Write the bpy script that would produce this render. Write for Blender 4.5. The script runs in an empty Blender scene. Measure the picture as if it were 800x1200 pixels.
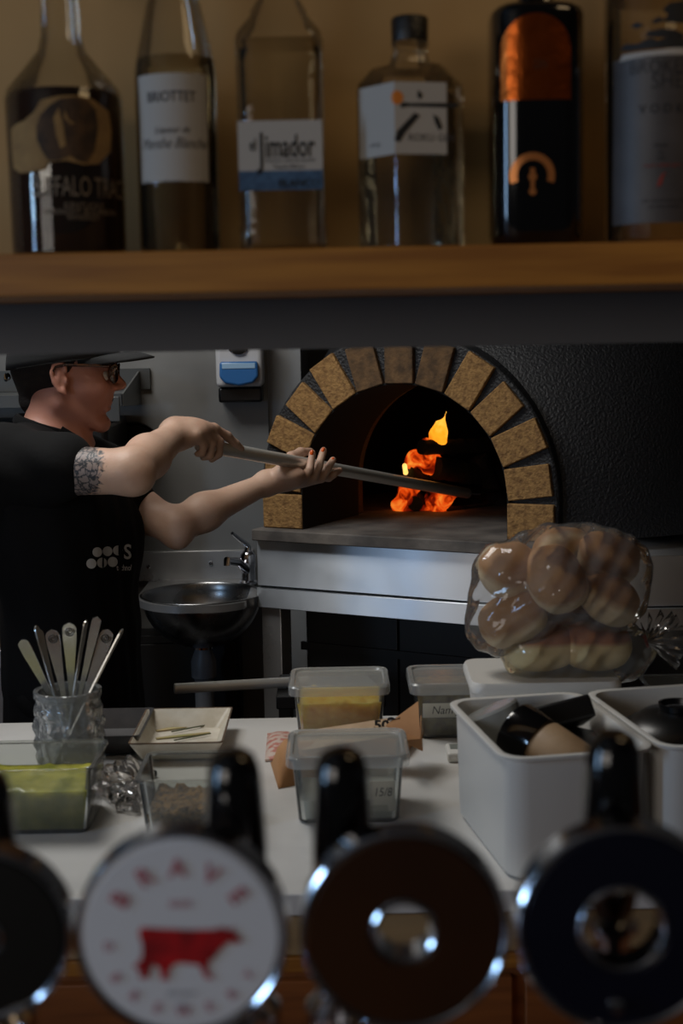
import bpy, bmesh, math, random
import numpy as np
from mathutils import Vector, Matrix, noise
from mathutils.bvhtree import BVHTree

random.seed(7)
PI = math.pi
scene = bpy.context.scene
COL = scene.collection

# ------------------------------------------------------------------ camera
CAM = Vector((0, 0, 1.55)); FPX = 1600.0
PITCH = math.atan(200 / 1600); ROLL = math.radians(-1.1)
ROT = Matrix.Rotation(PI / 2 - PITCH, 4, 'X') @ Matrix.Rotation(ROLL, 4, 'Z')
cd = bpy.data.cameras.new('camera'); cam = bpy.data.objects.new('camera', cd); COL.objects.link(cam)
cam.matrix_world = Matrix.Translation(CAM) @ ROT
cd.sensor_fit = 'VERTICAL'; cd.sensor_height = 36; cd.sensor_width = 24; cd.lens = 48
cd.clip_start = 0.02
cd.dof.use_dof = True; cd.dof.focus_distance = 2.75; cd.dof.aperture_fstop = 6.5
scene.camera = cam
scene.view_settings.view_transform = 'Standard'; scene.view_settings.look = 'None'
scene.view_settings.gamma = 1; scene.view_settings.use_curve_mapping = False
scene.view_settings.exposure = 0.0

# ------------------------------------------------------------------ world and lights
w = bpy.data.worlds.new('world'); scene.world = w; w.use_nodes = True
w.node_tree.nodes['Background'].inputs[0].default_value = (0.07, 0.07, 0.07, 1)
w.node_tree.nodes['Background'].inputs[1].default_value = 0.22

def area(name, loc, target, sx, sy, power, col):
    d = bpy.data.lights.new(name, 'AREA'); d.shape = 'RECTANGLE'; d.size = sx; d.size_y = sy
    d.energy = power; d.color = col
    o = bpy.data.objects.new(name, d); COL.objects.link(o); o.location = loc
    o.rotation_euler = (Vector(target) - Vector(loc)).to_track_quat('-Z', 'Y').to_euler()
    return o
area('kitchen_ceiling_light', (-0.75, 2.50, 2.62), (-0.70, 2.52, 0), 1.0, 0.45, 15.0, (1.0, 0.96, 0.90))
area('band_fill_light', (-1.15, 2.45, 2.50), (0.1, 3.2, 1.0), 0.5, 0.16, 5.5, (0.88, 0.94, 1.0))  # added lamp, placed so its reflection brightens the oven's steel band
area('bar_ceiling_light', (0.75, 0.55, 2.55), (0.60, 1.2, 1.75), 0.5, 0.3, 1.8, (1.0, 0.70, 0.38))
area('bar_window_light', (-2.4, 0.05, 1.70), (0, 0.95, 1.50), 0.26, 1.1, 14.0, (0.40, 0.65, 1.0))
area('bar_back_fill', (-2.0, -1.6, 2.0), (0, 1.0, 1.2), 1.4, 1.0, 15.0, (1.0, 0.92, 0.84))  # added fill from behind the camera, brightens tap badges and shelf front

# ------------------------------------------------------------------ pixel helpers (800 x 1200 frame -> world points)
def ray(px, py):
    return (ROT.to_3x3() @ Vector(((px - 400) / FPX, (600 - py) / FPX, -1))).normalized()
def at(px, py, Y):
    r = ray(px, py); return CAM + r * (Y / r.y)
def on(px, py, z):
    r = ray(px, py); return CAM + r * ((z - CAM.z) / r.z)

# ------------------------------------------------------------------ materials
def lin(c):
    out = []
    for v in c:
        v = v / 255
        out.append(v / 12.92 if v <= 0.04045 else ((v + 0.055) / 1.055) ** 2.4)
    return (*out, 1)
MC = {}
def node(nt, t, **kw):
    n = nt.nodes.new(t)
    for k, v in kw.items(): setattr(n, k, v)
    return n
def mat(name, col, rough=0.5, metal=0.0, col2=None, scale=20, bump=0.0, bscale=None, spec=0.5, coat=0.0,
        emis=None, estr=0.0, trans=0.0, stretch=None, detail=4, ramp=(0.35, 0.65), sss=0.0, aniso=0.0, rvar=0.0):
    if name in MC: return MC[name]
    m = bpy.data.materials.new(name); m.use_nodes = True; nt = m.node_tree
    b = nt.nodes['Principled BSDF']
    b.inputs['Base Color'].default_value = lin(col); b.inputs['Roughness'].default_value = rough
    b.inputs['Metallic'].default_value = metal; b.inputs['Specular IOR Level'].default_value = spec
    b.inputs['Coat Weight'].default_value = coat; b.inputs['Transmission Weight'].default_value = trans
    if sss:
        b.inputs['Subsurface Weight'].default_value = sss; b.inputs['Subsurface Radius'].default_value = (0.02, 0.007, 0.004)
        b.inputs['Subsurface Scale'].default_value = 0.5
    if aniso:
        b.inputs['Anisotropic'].default_value = aniso; b.inputs['Anisotropic Rotation'].default_value = 0.25
        tg = node(nt, 'ShaderNodeTangent', direction_type='RADIAL', axis='Z'); nt.links.new(tg.outputs[0], b.inputs['Tangent'])
    if emis: b.inputs['Emission Color'].default_value = lin(emis); b.inputs['Emission Strength'].default_value = estr
    vec = None
    if col2 or bump or rvar:
        tc = node(nt, 'ShaderNodeTexCoord'); mp = node(nt, 'ShaderNodeMapping')
        nt.links.new(tc.outputs['Object'], mp.inputs['Vector'])
        if stretch: mp.inputs['Scale'].default_value = stretch
        vec = mp.outputs['Vector']
    if col2:
        n = node(nt, 'ShaderNodeTexNoise'); n.inputs['Scale'].default_value = scale; n.inputs['Detail'].default_value = detail
        nt.links.new(vec, n.inputs['Vector'])
        r = node(nt, 'ShaderNodeValToRGB'); r.color_ramp.elements[0].position = ramp[0]; r.color_ramp.elements[1].position = ramp[1]
        r.color_ramp.elements[0].color = lin(col); r.color_ramp.elements[1].color = lin(col2)
        nt.links.new(n.outputs['Fac'], r.inputs['Fac']); nt.links.new(r.outputs['Color'], b.inputs['Base Color'])
    if bump:
        n2 = node(nt, 'ShaderNodeTexNoise'); n2.inputs['Scale'].default_value = bscale or scale; n2.inputs['Detail'].default_value = 5
        nt.links.new(vec, n2.inputs['Vector'])
        bp = node(nt, 'ShaderNodeBump'); bp.inputs['Strength'].default_value = bump; bp.inputs['Distance'].default_value = 0.004
        nt.links.new(n2.outputs['Fac'], bp.inputs['Height']); nt.links.new(bp.outputs['Normal'], b.inputs['Normal'])
    if rvar:
        n3 = node(nt, 'ShaderNodeTexNoise'); n3.inputs['Scale'].default_value = 7; n3.inputs['Detail'].default_value = 6
        nt.links.new(vec, n3.inputs['Vector'])
        mr = node(nt, 'ShaderNodeMapRange'); mr.inputs['From Min'].default_value = 0.3; mr.inputs['From Max'].default_value = 0.7
        mr.inputs['To Min'].default_value = max(0.03, rough - rvar); mr.inputs['To Max'].default_value = rough + rvar
        nt.links.new(n3.outputs['Fac'], mr.inputs['Value']); nt.links.new(mr.outputs['Result'], b.inputs['Roughness'])
    MC[name] = m; return m

def thin(name, tint, haze=0.04, hazecol=(200, 200, 200), ior=1.45, rough=0.03, edge=None, bump=0.0, bscale=40, gl=1.0, fm=1.0):
    """clear film, plastic or bottle glass: see-through with a fresnel gloss, darker where seen edge-on"""
    if name in MC: return MC[name]
    m = bpy.data.materials.new(name); m.use_nodes = True; nt = m.node_tree; nt.nodes.clear()
    out = node(nt, 'ShaderNodeOutputMaterial')
    tr = node(nt, 'ShaderNodeBsdfTransparent'); tr.inputs[0].default_value = lin(tint)
    df = node(nt, 'ShaderNodeBsdfDiffuse'); df.inputs[0].default_value = lin(hazecol)
    gs = node(nt, 'ShaderNodeBsdfGlossy'); gs.inputs['Roughness'].default_value = rough
    gs.inputs['Color'].default_value = (gl, gl, gl, 1)
    m1 = node(nt, 'ShaderNodeMixShader'); m1.inputs[0].default_value = haze
    nt.links.new(tr.outputs[0], m1.inputs[1]); nt.links.new(df.outputs[0], m1.inputs[2])
    fr = node(nt, 'ShaderNodeFresnel'); fr.inputs['IOR'].default_value = ior
    m2 = node(nt, 'ShaderNodeMixShader'); ml = node(nt, 'ShaderNodeMath', operation='MULTIPLY'); ml.inputs[1].default_value = fm
    nt.links.new(fr.outputs[0], ml.inputs[0]); nt.links.new(ml.outputs[0], m2.inputs[0])
    nt.links.new(m1.outputs[0], m2.inputs[1]); nt.links.new(gs.outputs[0], m2.inputs[2])
    if edge:
        lw = node(nt, 'ShaderNodeLayerWeight'); lw.inputs[0].default_value = 0.35
        mx = node(nt, 'ShaderNodeMix', data_type='RGBA'); nt.links.new(lw.outputs['Facing'], mx.inputs['Factor'])
        mx.inputs['A'].default_value = lin(tint); mx.inputs['B'].default_value = lin(edge)
        nt.links.new(mx.outputs['Result'], tr.inputs[0])
    if bump:
        tc = node(nt, 'ShaderNodeTexCoord'); n2 = node(nt, 'ShaderNodeTexNoise'); n2.inputs['Scale'].default_value = bscale
        n2.inputs['Distortion'].default_value = 1.0
        nt.links.new(tc.outputs['Object'], n2.inputs['Vector'])
        bp = node(nt, 'ShaderNodeBump'); bp.inputs['Strength'].default_value = bump; bp.inputs['Distance'].default_value = 0.006
        nt.links.new(n2.outputs['Fac'], bp.inputs['Height'])
        for q in (gs, df): nt.links.new(bp.outputs['Normal'], q.inputs['Normal'])
        nt.links.new(bp.outputs['Normal'], fr.inputs['Normal'])
    nt.links.new(m2.outputs[0], out.inputs[0]); MC[name] = m; return m

# ------------------------------------------------------------------ objects
RM = {}
def tag(o, label, cat, group=None):
    o['label'] = label; o['category'] = cat
    if group: o['group'] = group
    return o
def thing(name, label, cat, loc=(0, 0, 0), rz=0, group=None):
    o = bpy.data.objects.new(name, None); COL.objects.link(o); o.empty_display_size = 0.05
    o.location = loc; o.rotation_euler = (0, 0, rz)
    RM[o.name] = Matrix.Translation(Vector(loc)) @ Matrix.Rotation(rz, 4, 'Z')
    return tag(o, label, cat, group)

class MB:
    """collects shapes into one mesh"""
    def __init__(s): s.v = []; s.f = []
    def add(s, vs, fs, M=None):
        k = len(s.v)
        s.v += [tuple(M @ Vector(v)) if M else tuple(v) for v in vs]
        s.f += [tuple(i + k for i in f) for f in fs]; return s
    def box(s, lo, hi, M=None):
        x0, y0, z0 = lo; x1, y1, z1 = hi
        vs = [(x0,y0,z0),(x1,y0,z0),(x1,y1,z0),(x0,y1,z0),(x0,y0,z1),(x1,y0,z1),(x1,y1,z1),(x0,y1,z1)]
        return s.add(vs, [(0,3,2,1),(4,5,6,7),(0,1,5,4),(1,2,6,5),(2,3,7,6),(3,0,4,7)], M)
    def hexa(s, b, t):
        return s.add(list(b) + list(t), [(0,3,2,1),(4,5,6,7),(0,1,5,4),(1,2,6,5),(2,3,7,6),(3,0,4,7)])
    def tube(s, pts, rad, n=12, cap=True, flat=1.0, up=None):
        pts = [Vector(p) for p in pts]
        rad = [rad] * len(pts) if isinstance(rad, (int, float)) else rad
        vs = []; fs = []; prev = None
        for i, p in enumerate(pts):
            t = (pts[min(i+1, len(pts)-1)] - pts[max(i-1, 0)]).normalized()
            if prev is None:
                a = Vector(up) if up else (Vector((0,0,1)) if abs(t.z) < 0.9 else Vector((0,1,0)))
                u = (a - t * a.dot(t)).normalized()
            else:
                u = (prev - t * prev.dot(t)).normalized()
            prev = u; v = t.cross(u)
            for k in range(n):
                c = 2 * PI * k / n
                vs.append(p + (u * math.cos(c) * flat + v * math.sin(c)) * rad[i])
        for i in range(len(pts)-1):
            for k in range(n):
                a = i*n+k; b = i*n+(k+1) % n
                fs.append((a, b, b+n, a+n))
        if cap: fs.append(tuple(range(n-1, -1, -1))); fs.append(tuple(range((len(pts)-1)*n, len(pts)*n)))
        return s.add(vs, fs)
    def lathe(s, prof, n=40, M=None, pw=2.0, ax=1.0, ay=1.0, rot=0.0, poly=0, close=True):
        """profile (r,z); pw>2 makes a rounded square section, poly=k a k-sided one"""
        vs = []; fs = []
        for r, z in prof:
            for k in range(n):
                c = 2*PI*k/n + rot; cc, ss = math.cos(c), math.sin(c)
                q = 1.0
                if pw != 2: q = (abs(cc)**pw + abs(ss)**pw) ** (-1/pw)
                if poly:
                    a = (c - rot) % (2*PI/poly) - PI/poly; q = math.cos(PI/poly) / math.cos(a)
                    q = min(q, 0.97)
                vs.append((r*q*cc*ax, r*q*ss*ay, z))
        for i in range(len(prof)-1):
            for k in range(n):
                a = i*n+k; b = i*n+(k+1) % n; fs.append((a, b, b+n, a+n))
        if close:
            if prof[0][0] > 1e-5: fs.append(tuple(range(n-1, -1, -1)))
            if prof[-1][0] > 1e-5: fs.append(tuple(range((len(prof)-1)*n, len(prof)*n)))
        return s.add(vs, fs, M)
    def prism(s, poly, d, M=None):
        """polygon in local XY extruded 0..d in Z"""
        n = len(poly); vs = [(x, y, 0) for x, y in poly] + [(x, y, d) for x, y in poly]
        fs = [tuple(range(n-1, -1, -1)), tuple(range(n, 2*n))] + [(i, (i+1) % n, (i+1) % n + n, i+n) for i in range(n)]
        return s.add(vs, fs, M)
    def build(s, name, m, parent=None, smooth=True, bevel=0, world=False, seg=2, sub=0, angle=40, kind=None, solid=0):
        me = bpy.data.meshes.new(name)
        vs = s.v
        if world and parent is not None:
            p = parent; top = p
            while top.parent: top = top.parent
            inv = RM[top.name].inverted(); vs = [tuple(inv @ Vector(v)) for v in vs]
        me.from_pydata(vs, [], s.f); me.update()
        bm = bmesh.new(); bm.from_mesh(me)
        bmesh.ops.remove_doubles(bm, verts=bm.verts, dist=1e-6)
        bmesh.ops.recalc_face_normals(bm, faces=bm.faces); bm.to_mesh(me); bm.free()
        return link(name, me, m, parent, smooth, bevel, seg, sub, angle, kind, solid)

def link(name, me, m, parent=None, smooth=True, bevel=0, seg=2, sub=0, angle=40, kind=None, solid=0):
    o = bpy.data.objects.new(name, me); COL.objects.link(o)
    if m: me.materials.append(m)
    if parent is not None: o.parent = parent
    if smooth:
        me.polygons.foreach_set('use_smooth', [True]*len(me.polygons))
        bm = bmesh.new(); bm.from_mesh(me)
        for e in bm.edges:
            e.smooth = not (len(e.link_faces) == 2 and e.calc_face_angle(0) > math.radians(angle))
        bm.to_mesh(me); bm.free()
    if solid:
        md = o.modifiers.new('solid', 'SOLIDIFY'); md.thickness = solid; md.offset = 0
    if bevel:
        md = o.modifiers.new('bevel', 'BEVEL'); md.width = bevel; md.segments = seg; md.limit_method = 'ANGLE'; md.angle_limit = math.radians(35)
    if sub:
        md = o.modifiers.new('sub', 'SUBSURF'); md.levels = sub; md.render_levels = sub
    if kind: o['kind'] = kind
    return o

# ------------------------------------------------------------------ flat artwork: text and polygons wrapped on surfaces
def text2d(s, size, bold=0.0, sx=1.0, shear=0.0, align='CENTER', spacing=1.0):
    cu = bpy.data.curves.new('t', 'FONT'); cu.body = s; cu.size = size; cu.align_x = align; cu.align_y = 'CENTER'
    cu.offset = bold * size; cu.shear = shear; cu.space_character = spacing; cu.resolution_u = 3
    o = bpy.data.objects.new('t', cu); COL.objects.link(o)
    bpy.context.view_layer.update()
    me = bpy.data.meshes.new_from_object(o.evaluated_get(bpy.context.evaluated_depsgraph_get()))
    vs = [(v.co.x*sx, v.co.y) for v in me.vertices]; fs = [tuple(p.vertices) for p in me.polygons]
    bpy.data.objects.remove(o); bpy.data.curves.remove(cu); bpy.data.meshes.remove(me)
    return vs, fs
def poly2d(pts):
    from mathutils.geometry import tessellate_polygon
    return list(pts), [tuple(t) for t in tessellate_polygon([[Vector((x, y, 0)) for x, y in pts]])]
def art(name, items, surf, m, parent, step=0.004, thick=0.0):
    """items: list of ((verts,faces), dx, dz); surf maps flat (x,z) to 3D"""
    bm = bmesh.new()
    for (vs, fs), dx, dz in items:
        bv = [bm.verts.new((x+dx, 0, z+dz)) for x, z in vs]
        for f in fs:
            try: bm.faces.new([bv[i] for i in f])
            except ValueError: pass
    bmesh.ops.triangulate(bm, faces=bm.faces[:])
    if step and bm.verts:
        xs = [v.co.x for v in bm.verts]; x = math.floor(min(xs)/step)*step + step
        while x < max(xs):
            bmesh.ops.bisect_plane(bm, geom=bm.verts[:]+bm.edges[:]+bm.faces[:], plane_co=(x, 0, 0), plane_no=(1, 0, 0)); x += step
    for v in bm.verts: v.co = surf(v.co.x, v.co.z)
    me = bpy.data.meshes.new(name); bm.to_mesh(me); bm.free()
    return link(name, me, m, parent, smooth=False, solid=thick)
def cyl(R, off=0.0003, ang=0.0):
    def f(x, z):
        a = x/R + ang; r = R + off
        return Vector((r*math.sin(a), -r*math.cos(a), z))
    return f
def flat(y):
    return lambda x, z: Vector((x, y, z))
def rect(x0, z0, x1, z1): return poly2d([(x0, z0), (x1, z0), (x1, z1), (x0, z1)])
def disc(cx, cz, r, n=28): return poly2d([(cx+r*math.cos(2*PI*k/n), cz+r*math.sin(2*PI*k/n)) for k in range(n)])
def ringseg(cx, cz, r0, r1, a0, a1, n=24):
    p = [(cx+r1*math.cos(a0+(a1-a0)*k/n), cz+r1*math.sin(a0+(a1-a0)*k/n)) for k in range(n+1)]
    q = [(cx+r0*math.cos(a0+(a1-a0)*k/n), cz+r0*math.sin(a0+(a1-a0)*k/n)) for k in range(n+1)]
    return p+q, [(k, k+1, n+2+k, n+1+k) for k in range(n)]

# ------------------------------------------------------------------ distance-field modelling for organic shapes
def capsule(a, b, ra, rb, k=0.012): return ('c', np.array(a, float), np.array(b, float), ra, rb, k)
def ell(c, r, M=None, k=0.015): return ('e', np.array(c, float), np.array(r, float), np.array(M if M is not None else np.eye(3), float), k)
def carve(p): return ('-', p)
def _dist(p, X, Y, Z):
    if p[0] == 'c':
        a, b, ra, rb = p[1:5]; ab = b - a; L = max((ab**2).sum(), 1e-12)
        t = np.clip(((X-a[0])*ab[0] + (Y-a[1])*ab[1] + (Z-a[2])*ab[2]) / L, 0, 1)
        return np.sqrt((X-a[0]-t*ab[0])**2 + (Y-a[1]-t*ab[1])**2 + (Z-a[2]-t*ab[2])**2) - (ra + (rb-ra)*t)
    c, r, M = p[1:4]
    dx, dy, dz = X-c[0], Y-c[1], Z-c[2]
    q = [(M[i,0]*dx + M[i,1]*dy + M[i,2]*dz)/r[i] for i in range(3)]
    k0 = np.sqrt(q[0]**2+q[1]**2+q[2]**2)
    k1 = np.sqrt((q[0]/r[0])**2+(q[1]/r[1])**2+(q[2]/r[2])**2)
    return k0*(k0-1)/np.maximum(k1, 1e-6)
def _bb(p):
    if p[0] == 'c': return np.minimum(p[1]-p[3], p[2]-p[4]), np.maximum(p[1]+p[3], p[2]+p[4])
    R = np.abs(p[3]).T @ p[2]; return p[1]-R, p[1]+R
def sdf_mesh(prims, res, bump=None):
    lo = np.full(3, 1e9); hi = -lo
    for p in prims:
        if p[0] == '-': continue
        a, b = _bb(p); lo = np.minimum(lo, a); hi = np.maximum(hi, b)
    lo -= 4*res; hi += 4*res
    n = np.ceil((hi-lo)/res).astype(int) + 1
    F = np.full(n, 0.2, np.float32)
    ax = [(lo[i] + res*np.arange(n[i])).astype(np.float32) for i in range(3)]
    for p in prims:
        neg = p[0] == '-'; q = p[1] if neg else p; k = q[-1]
        a, b = _bb(q); m = k + 4*res
        i0 = np.maximum(((a-m-lo)/res).astype(int), 0); i1 = np.minimum(((b+m-lo)/res).astype(int)+2, n)
        if (i1 <= i0).any(): continue
        sl = tuple(slice(i0[i], i1[i]) for i in range(3))
        X = ax[0][sl[0]][:, None, None]; Y = ax[1][sl[1]][None, :, None]; Z = ax[2][sl[2]][None, None, :]
        d = _dist(q, X, Y, Z).astype(np.float32); f = F[sl]
        if neg:
            d = -d; h = np.maximum(k-np.abs(f-d), 0)/k; F[sl] = np.maximum(f, d) + h*h*k*0.25
        else:
            h = np.maximum(k-np.abs(f-d), 0)/k; F[sl] = np.minimum(f, d) - h*h*k*0.25
    if bump is not None: F = F + bump(ax[0][:, None, None], ax[1][None, :, None], ax[2][None, None, :]).astype(np.float32)
    ins = F < 0
    s = [slice(0, -1), slice(1, None)]
    cnt = np.zeros(tuple(n-1), np.int8)
    for i in (0, 1):
        for j in (0, 1):
            for k in (0, 1): cnt += ins[s[i], s[j], s[k]]
    act = np.argwhere((cnt > 0) & (cnt < 8))
    idx = np.full(tuple(n-1), -1, np.int32); idx[tuple(act.T)] = np.arange(len(act))
    P = np.zeros((len(act), 3)); C = np.zeros(len(act))
    cs = [(i, j, k) for i in (0, 1) for j in (0, 1) for k in (0, 1)]
    for c0 in cs:
        for axn in range(3):
            if c0[axn]: continue
            c1 = list(c0); c1[axn] = 1
            f0 = F[tuple((act+np.array(c0)).T)]; f1 = F[tuple((act+np.array(c1)).T)]
            cr = (f0 < 0) != (f1 < 0); t = np.where(cr, f0/np.where(cr, f0-f1, 1), 0)
            pt = np.array(c0, float)[None].repeat(len(act), 0); pt[:, axn] = t
            P[cr] += pt[cr]; C[cr] += 1
    V = lo + res*(act + P/np.maximum(C, 1)[:, None])
    faces = []
    for axn in range(3):
        o1, o2 = [(1, 2), (2, 0), (0, 1)][axn]
        sa = [slice(None)]*3; sb = [slice(None)]*3; sa[axn] = slice(0, -1); sb[axn] = slice(1, None)
        d = ins[tuple(sa)] != ins[tuple(sb)]
        e = np.argwhere(d); e = e[(e[:, o1] > 0) & (e[:, o2] > 0) & (e[:, o1] < n[o1]-1) & (e[:, o2] < n[o2]-1)]
        a = e.copy(); b = e.copy(); b[:, o1] -= 1; c = b.copy(); c[:, o2] -= 1; dd = e.copy(); dd[:, o2] -= 1
        q = np.stack([idx[tuple(t.T)] for t in (a, b, c, dd)], 1)
        fl = ins[tuple(e.T)]
        q[~fl] = q[~fl][:, ::-1]; faces.append(q)
    Q = np.concatenate(faces); Q = Q[(Q >= 0).all(1)]
    return V, Q
def sdf_obj(name, prims, res, m, parent=None, world=False, smooth_it=0, bump=None):
    V, Q = sdf_mesh(prims, res, bump)
    if world and parent is not None:
        top = parent
        while top.parent: top = top.parent
        inv = np.array(RM[top.name].inverted()); V = V @ inv[:3, :3].T + inv[:3, 3]
    me = bpy.data.meshes.new(name); me.from_pydata(V.tolist(), [], Q.tolist()); me.update()
    me.polygons.foreach_set('use_smooth', [True]*len(me.polygons))
    o = bpy.data.objects.new(name, me); COL.objects.link(o)
    if m: me.materials.append(m)
    if parent is not None: o.parent = parent
    if smooth_it:
        md = o.modifiers.new('s', 'SMOOTH'); md.factor = 0.5; md.iterations = smooth_it
    return o
# ------------------------------------------------------------------ setting
CZ = 0.93                                  # counter top height
M_steel = mat('brushed_steel', (172, 172, 172), 0.36, 0.72, rvar=0.12)
M_steelwall = mat('wall_steel', (120, 120, 118), 0.5, 0.6, col2=(138, 138, 136), scale=3, rvar=0.10)
M_steeld = mat('dark_steel', (96, 98, 98), 0.4, 0.8)
M_pole = mat('pole_steel', (225, 225, 220), 0.34, 0.55)
M_chrome = mat('chrome', (215, 215, 220), 0.10, 1.0)
M_black = mat('black_plastic', (12, 12, 13), 0.32)
M_blackgloss = mat('black_gloss', (6, 6, 8), 0.12, coat=0.5)
M_white = mat('white_plastic', (205, 205, 202), 0.38)
M_wood = mat('shelf_wood', (176, 118, 46), 0.5, col2=(146, 92, 34), scale=5, stretch=(1.2, 14, 22), bump=0.15)
M_wood2 = mat('cabinet_wood', (156, 92, 44), 0.55, col2=(126, 72, 34), scale=4, stretch=(1.2, 10, 14))
M_paintgrey = mat('grey_paint', (108, 104, 100), 0.6, col2=(100, 97, 94), scale=2)
M_cream = mat('cream_paint', (186, 150, 98), 0.7, col2=(172, 136, 86), scale=3)
M_marble = mat('counter_marble', (214, 213, 210), 0.28, col2=(190, 189, 186), scale=5, detail=9, ramp=(0.45, 0.72))
M_floor = mat('floor_tiles', (60, 56, 54), 0.5, col2=(48, 45, 44), scale=6)
def struct(name, mb, m, **kw):
    o = mb.build(name, m, None, **kw); o['kind'] = 'structure'; return o
struct('floor', MB().box((-2.6, -2.2, -0.05), (3.2, 4.9, 0)), M_floor)
struct('ceiling', MB().box((-2.6, -2.2, 2.8), (3.2, 4.9, 2.85)), M_paintgrey)
M_wallp = mat('back_wall_paint', (150, 152, 154), 0.55, col2=(140, 143, 146), scale=2)
struct('wall_back', MB().box((-0.10, 4.60, 0), (3.2, 4.70, 2.8)), M_wallp)        # recess behind the oven
struct('wall_back_left', MB().box((-2.6, 3.60, 0), (-0.10, 4.70, 2.8)), M_wallp)
struct('wall_left', MB().box((-2.7, 1.4, 0), (-2.6, 4.9, 2.8)), M_paintgrey)
struct('wall_right', MB().box((3.2, -2.2, 0), (3.3, 4.9, 2.8)), M_paintgrey)
# wall between bar and kitchen, open below the bottle shelf
struct('wall_partition', MB().box((-2.6, 1.28, 1.5437), (3.2, 1.40, 2.8)), M_cream)
struct('trim_1', MB().box((-2.6, 1.276, 1.5435), (3.2, 1.2805, 1.5905)), M_paintgrey)
# steel cladding sheet on the back wall
x0 = at(161, 500, 3.59).x; x1 = -0.187
struct('trim_2', MB().box((-2.59, 3.585, 0.02), (x1, 3.60, 2.45)), M_steelwall)

# bottle shelf
o = MB().box((-1.6, 1.09, 1.590), (1.8, 1.28, 1.623)).build('bottle_shelf', M_wood, None, bevel=0.0012)
tag(o, 'orange-brown wooden shelf board carrying the row of bottles', 'shelf')

# kitchen counter
t = thing('prep_counter', 'white marble topped kitchen counter crowded with tubs, plates and bins', 'counter', (0, 1.48, 0))
MB().box((-1.5, 0, CZ-0.026), (1.9, 0.735, CZ)).build('worktop', M_marble, t, bevel=0.002)
MB().box((-1.5, 0.012, CZ-0.078), (1.9, 0.72, CZ-0.032)).build('counter_rail', mat('beige_board', (168, 140, 100), 0.6, col2=(150, 124, 88), scale=4, stretch=(1, 6, 8)), t, bevel=0.001)
MB().box((-1.5, 0.006, CZ-0.096), (1.9, 0.72, CZ-0.079)).build('wood_strip', M_wood, t, bevel=0.001)
MB().box((-1.5, 0.016, 0.0), (1.9, 0.70, CZ-0.0985)).build('cabinet_panel', M_wood2, t, bevel=0.001)
for i in range(4):
    xx = -1.4 + i*0.8
    MB().box((xx, 0.002, 0.08), (xx+0.785, 0.0159, CZ-0.105)).build('cabinet_door', M_wood2, t, bevel=0.0015)

# bar counter that carries the taps
t = thing('bar_counter', 'wooden bar counter under the beer taps', 'counter', (0, 0.35, 0))
MB().box((-1.5, 0, 0.99), (1.8, 0.50, 1.03)).build('bar_top', M_wood2, t, bevel=0.003)
MB().box((-1.5, 0.06, 0), (1.8, 0.44, 0.989)).build('bar_body', M_wood2, t)

# ------------------------------------------------------------------ pizza oven
A = on(303, 618, 1.10); B = on(655, 637, 1.10)
OA = math.atan2(B.y-A.y, B.x-A.x); OL = (B-A).length
O0 = (A+B)/2
oven = thing('pizza_oven', 'black domed wood fired pizza oven with brick arch over steel band', 'oven', (O0.x, O0.y, 0), OA)
HZ = 1.10
M_stucco = mat('black_stucco', (36, 37, 40), 0.5, bump=1.0, bscale=150, spec=0.5)
M_soot = mat('sooty_lining', (9, 8, 8), 0.95)
M_brick = mat('firebrick', (164, 126, 76), 0.85, col2=(112, 80, 46), scale=70, bump=0.9, bscale=150, ramp=(0.42, 0.72))
M_brickd = mat('scorched_firebrick', (116, 88, 58), 0.9, col2=(78, 60, 42), scale=40, bump=0.5, bscale=120)
M_stone = mat('hearth_stone', (122, 116, 110), 0.8, col2=(78, 74, 72), scale=9, bump=0.4, bscale=60)
R1 = 0.263; R2 = 0.372; RS = 0.380; HS = 0.088
def arch_pts(r, n=36, base=0.0): # from right foot over the top to left foot
    return [(r, base)] + [(r*math.cos(PI*k/n), HS + r*math.sin(PI*k/n)) for k in range(n+1)] + [(-r, base)]
def ring_prism(ri, ro, y0, y1, roff=0):
    a = arch_pts(ri); b = arch_pts(ro); n = len(a)
    vs = [(x, y0, HZ+z) for x, z in a] + [(x, y0, HZ+z) for x, z in b] + [(x, y1, HZ+z) for x, z in a] + [(x, y1, HZ+z) for x, z in b]
    fs = []
    for i in range(n-1):
        fs += [(i, i+1, n+i+1, n+i), (2*n+i, 3*n+i, 3*n+i+1, 2*n+i+1), (i, 2*n+i, 2*n+i+1, i+1), (n+i, n+i+1, 3*n+i+1, 3*n+i)]
    fs += [(0, n, 3*n, 2*n), (n-1, 3*n-1, 4*n-1, 2*n-1)]
    return MB().add(vs, fs)
ring_prism(R1+0.004, RS, 0.012, 0.34).build('arch_surround', M_stucco, oven, bevel=0.006)
ring_prism(R1-0.001, R1+0.004, 0.004, 0.30).build('arch_lining', M_soot, oven)
# bricks: one block on each foot and a fan of slabs with dark wedges between
def brick(M, w2, r0, r1, m):
    mb = MB(); mb.hexa([(r0, 0, -w2), (r1, 0, -w2), (r1, 0.05, -w2), (r0, 0.05, -w2)], [(r0, 0, w2*0.98), (r1, 0, w2), (r1, 0.05, w2), (r0, 0.05, w2*0.98)])
    mb.v = [tuple(M @ Vector(v)) for v in mb.v]
    return mb.build('arch_brick', m, oven, bevel=0.0025)
for sx in (1, -1):
    mb = MB().box((min(sx*R1, sx*R2), 0, HZ+0.001), (max(sx*R1, sx*R2), 0.05, HZ+HS-0.004)); mb.build('arch_brick', M_brick, oven, bevel=0.003)
for i in range(11):
    a = math.radians(8 + 164*i/10)
    M = Matrix.Translation((0, 0, HZ+HS)) @ Matrix.Rotation(-a, 4, 'Y')
    brick(M, 0.0362, R1, R2 + (0.004 if i % 2 else -0.004), M_brickd if i in (4, 5, 6) else M_brick)
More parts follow.
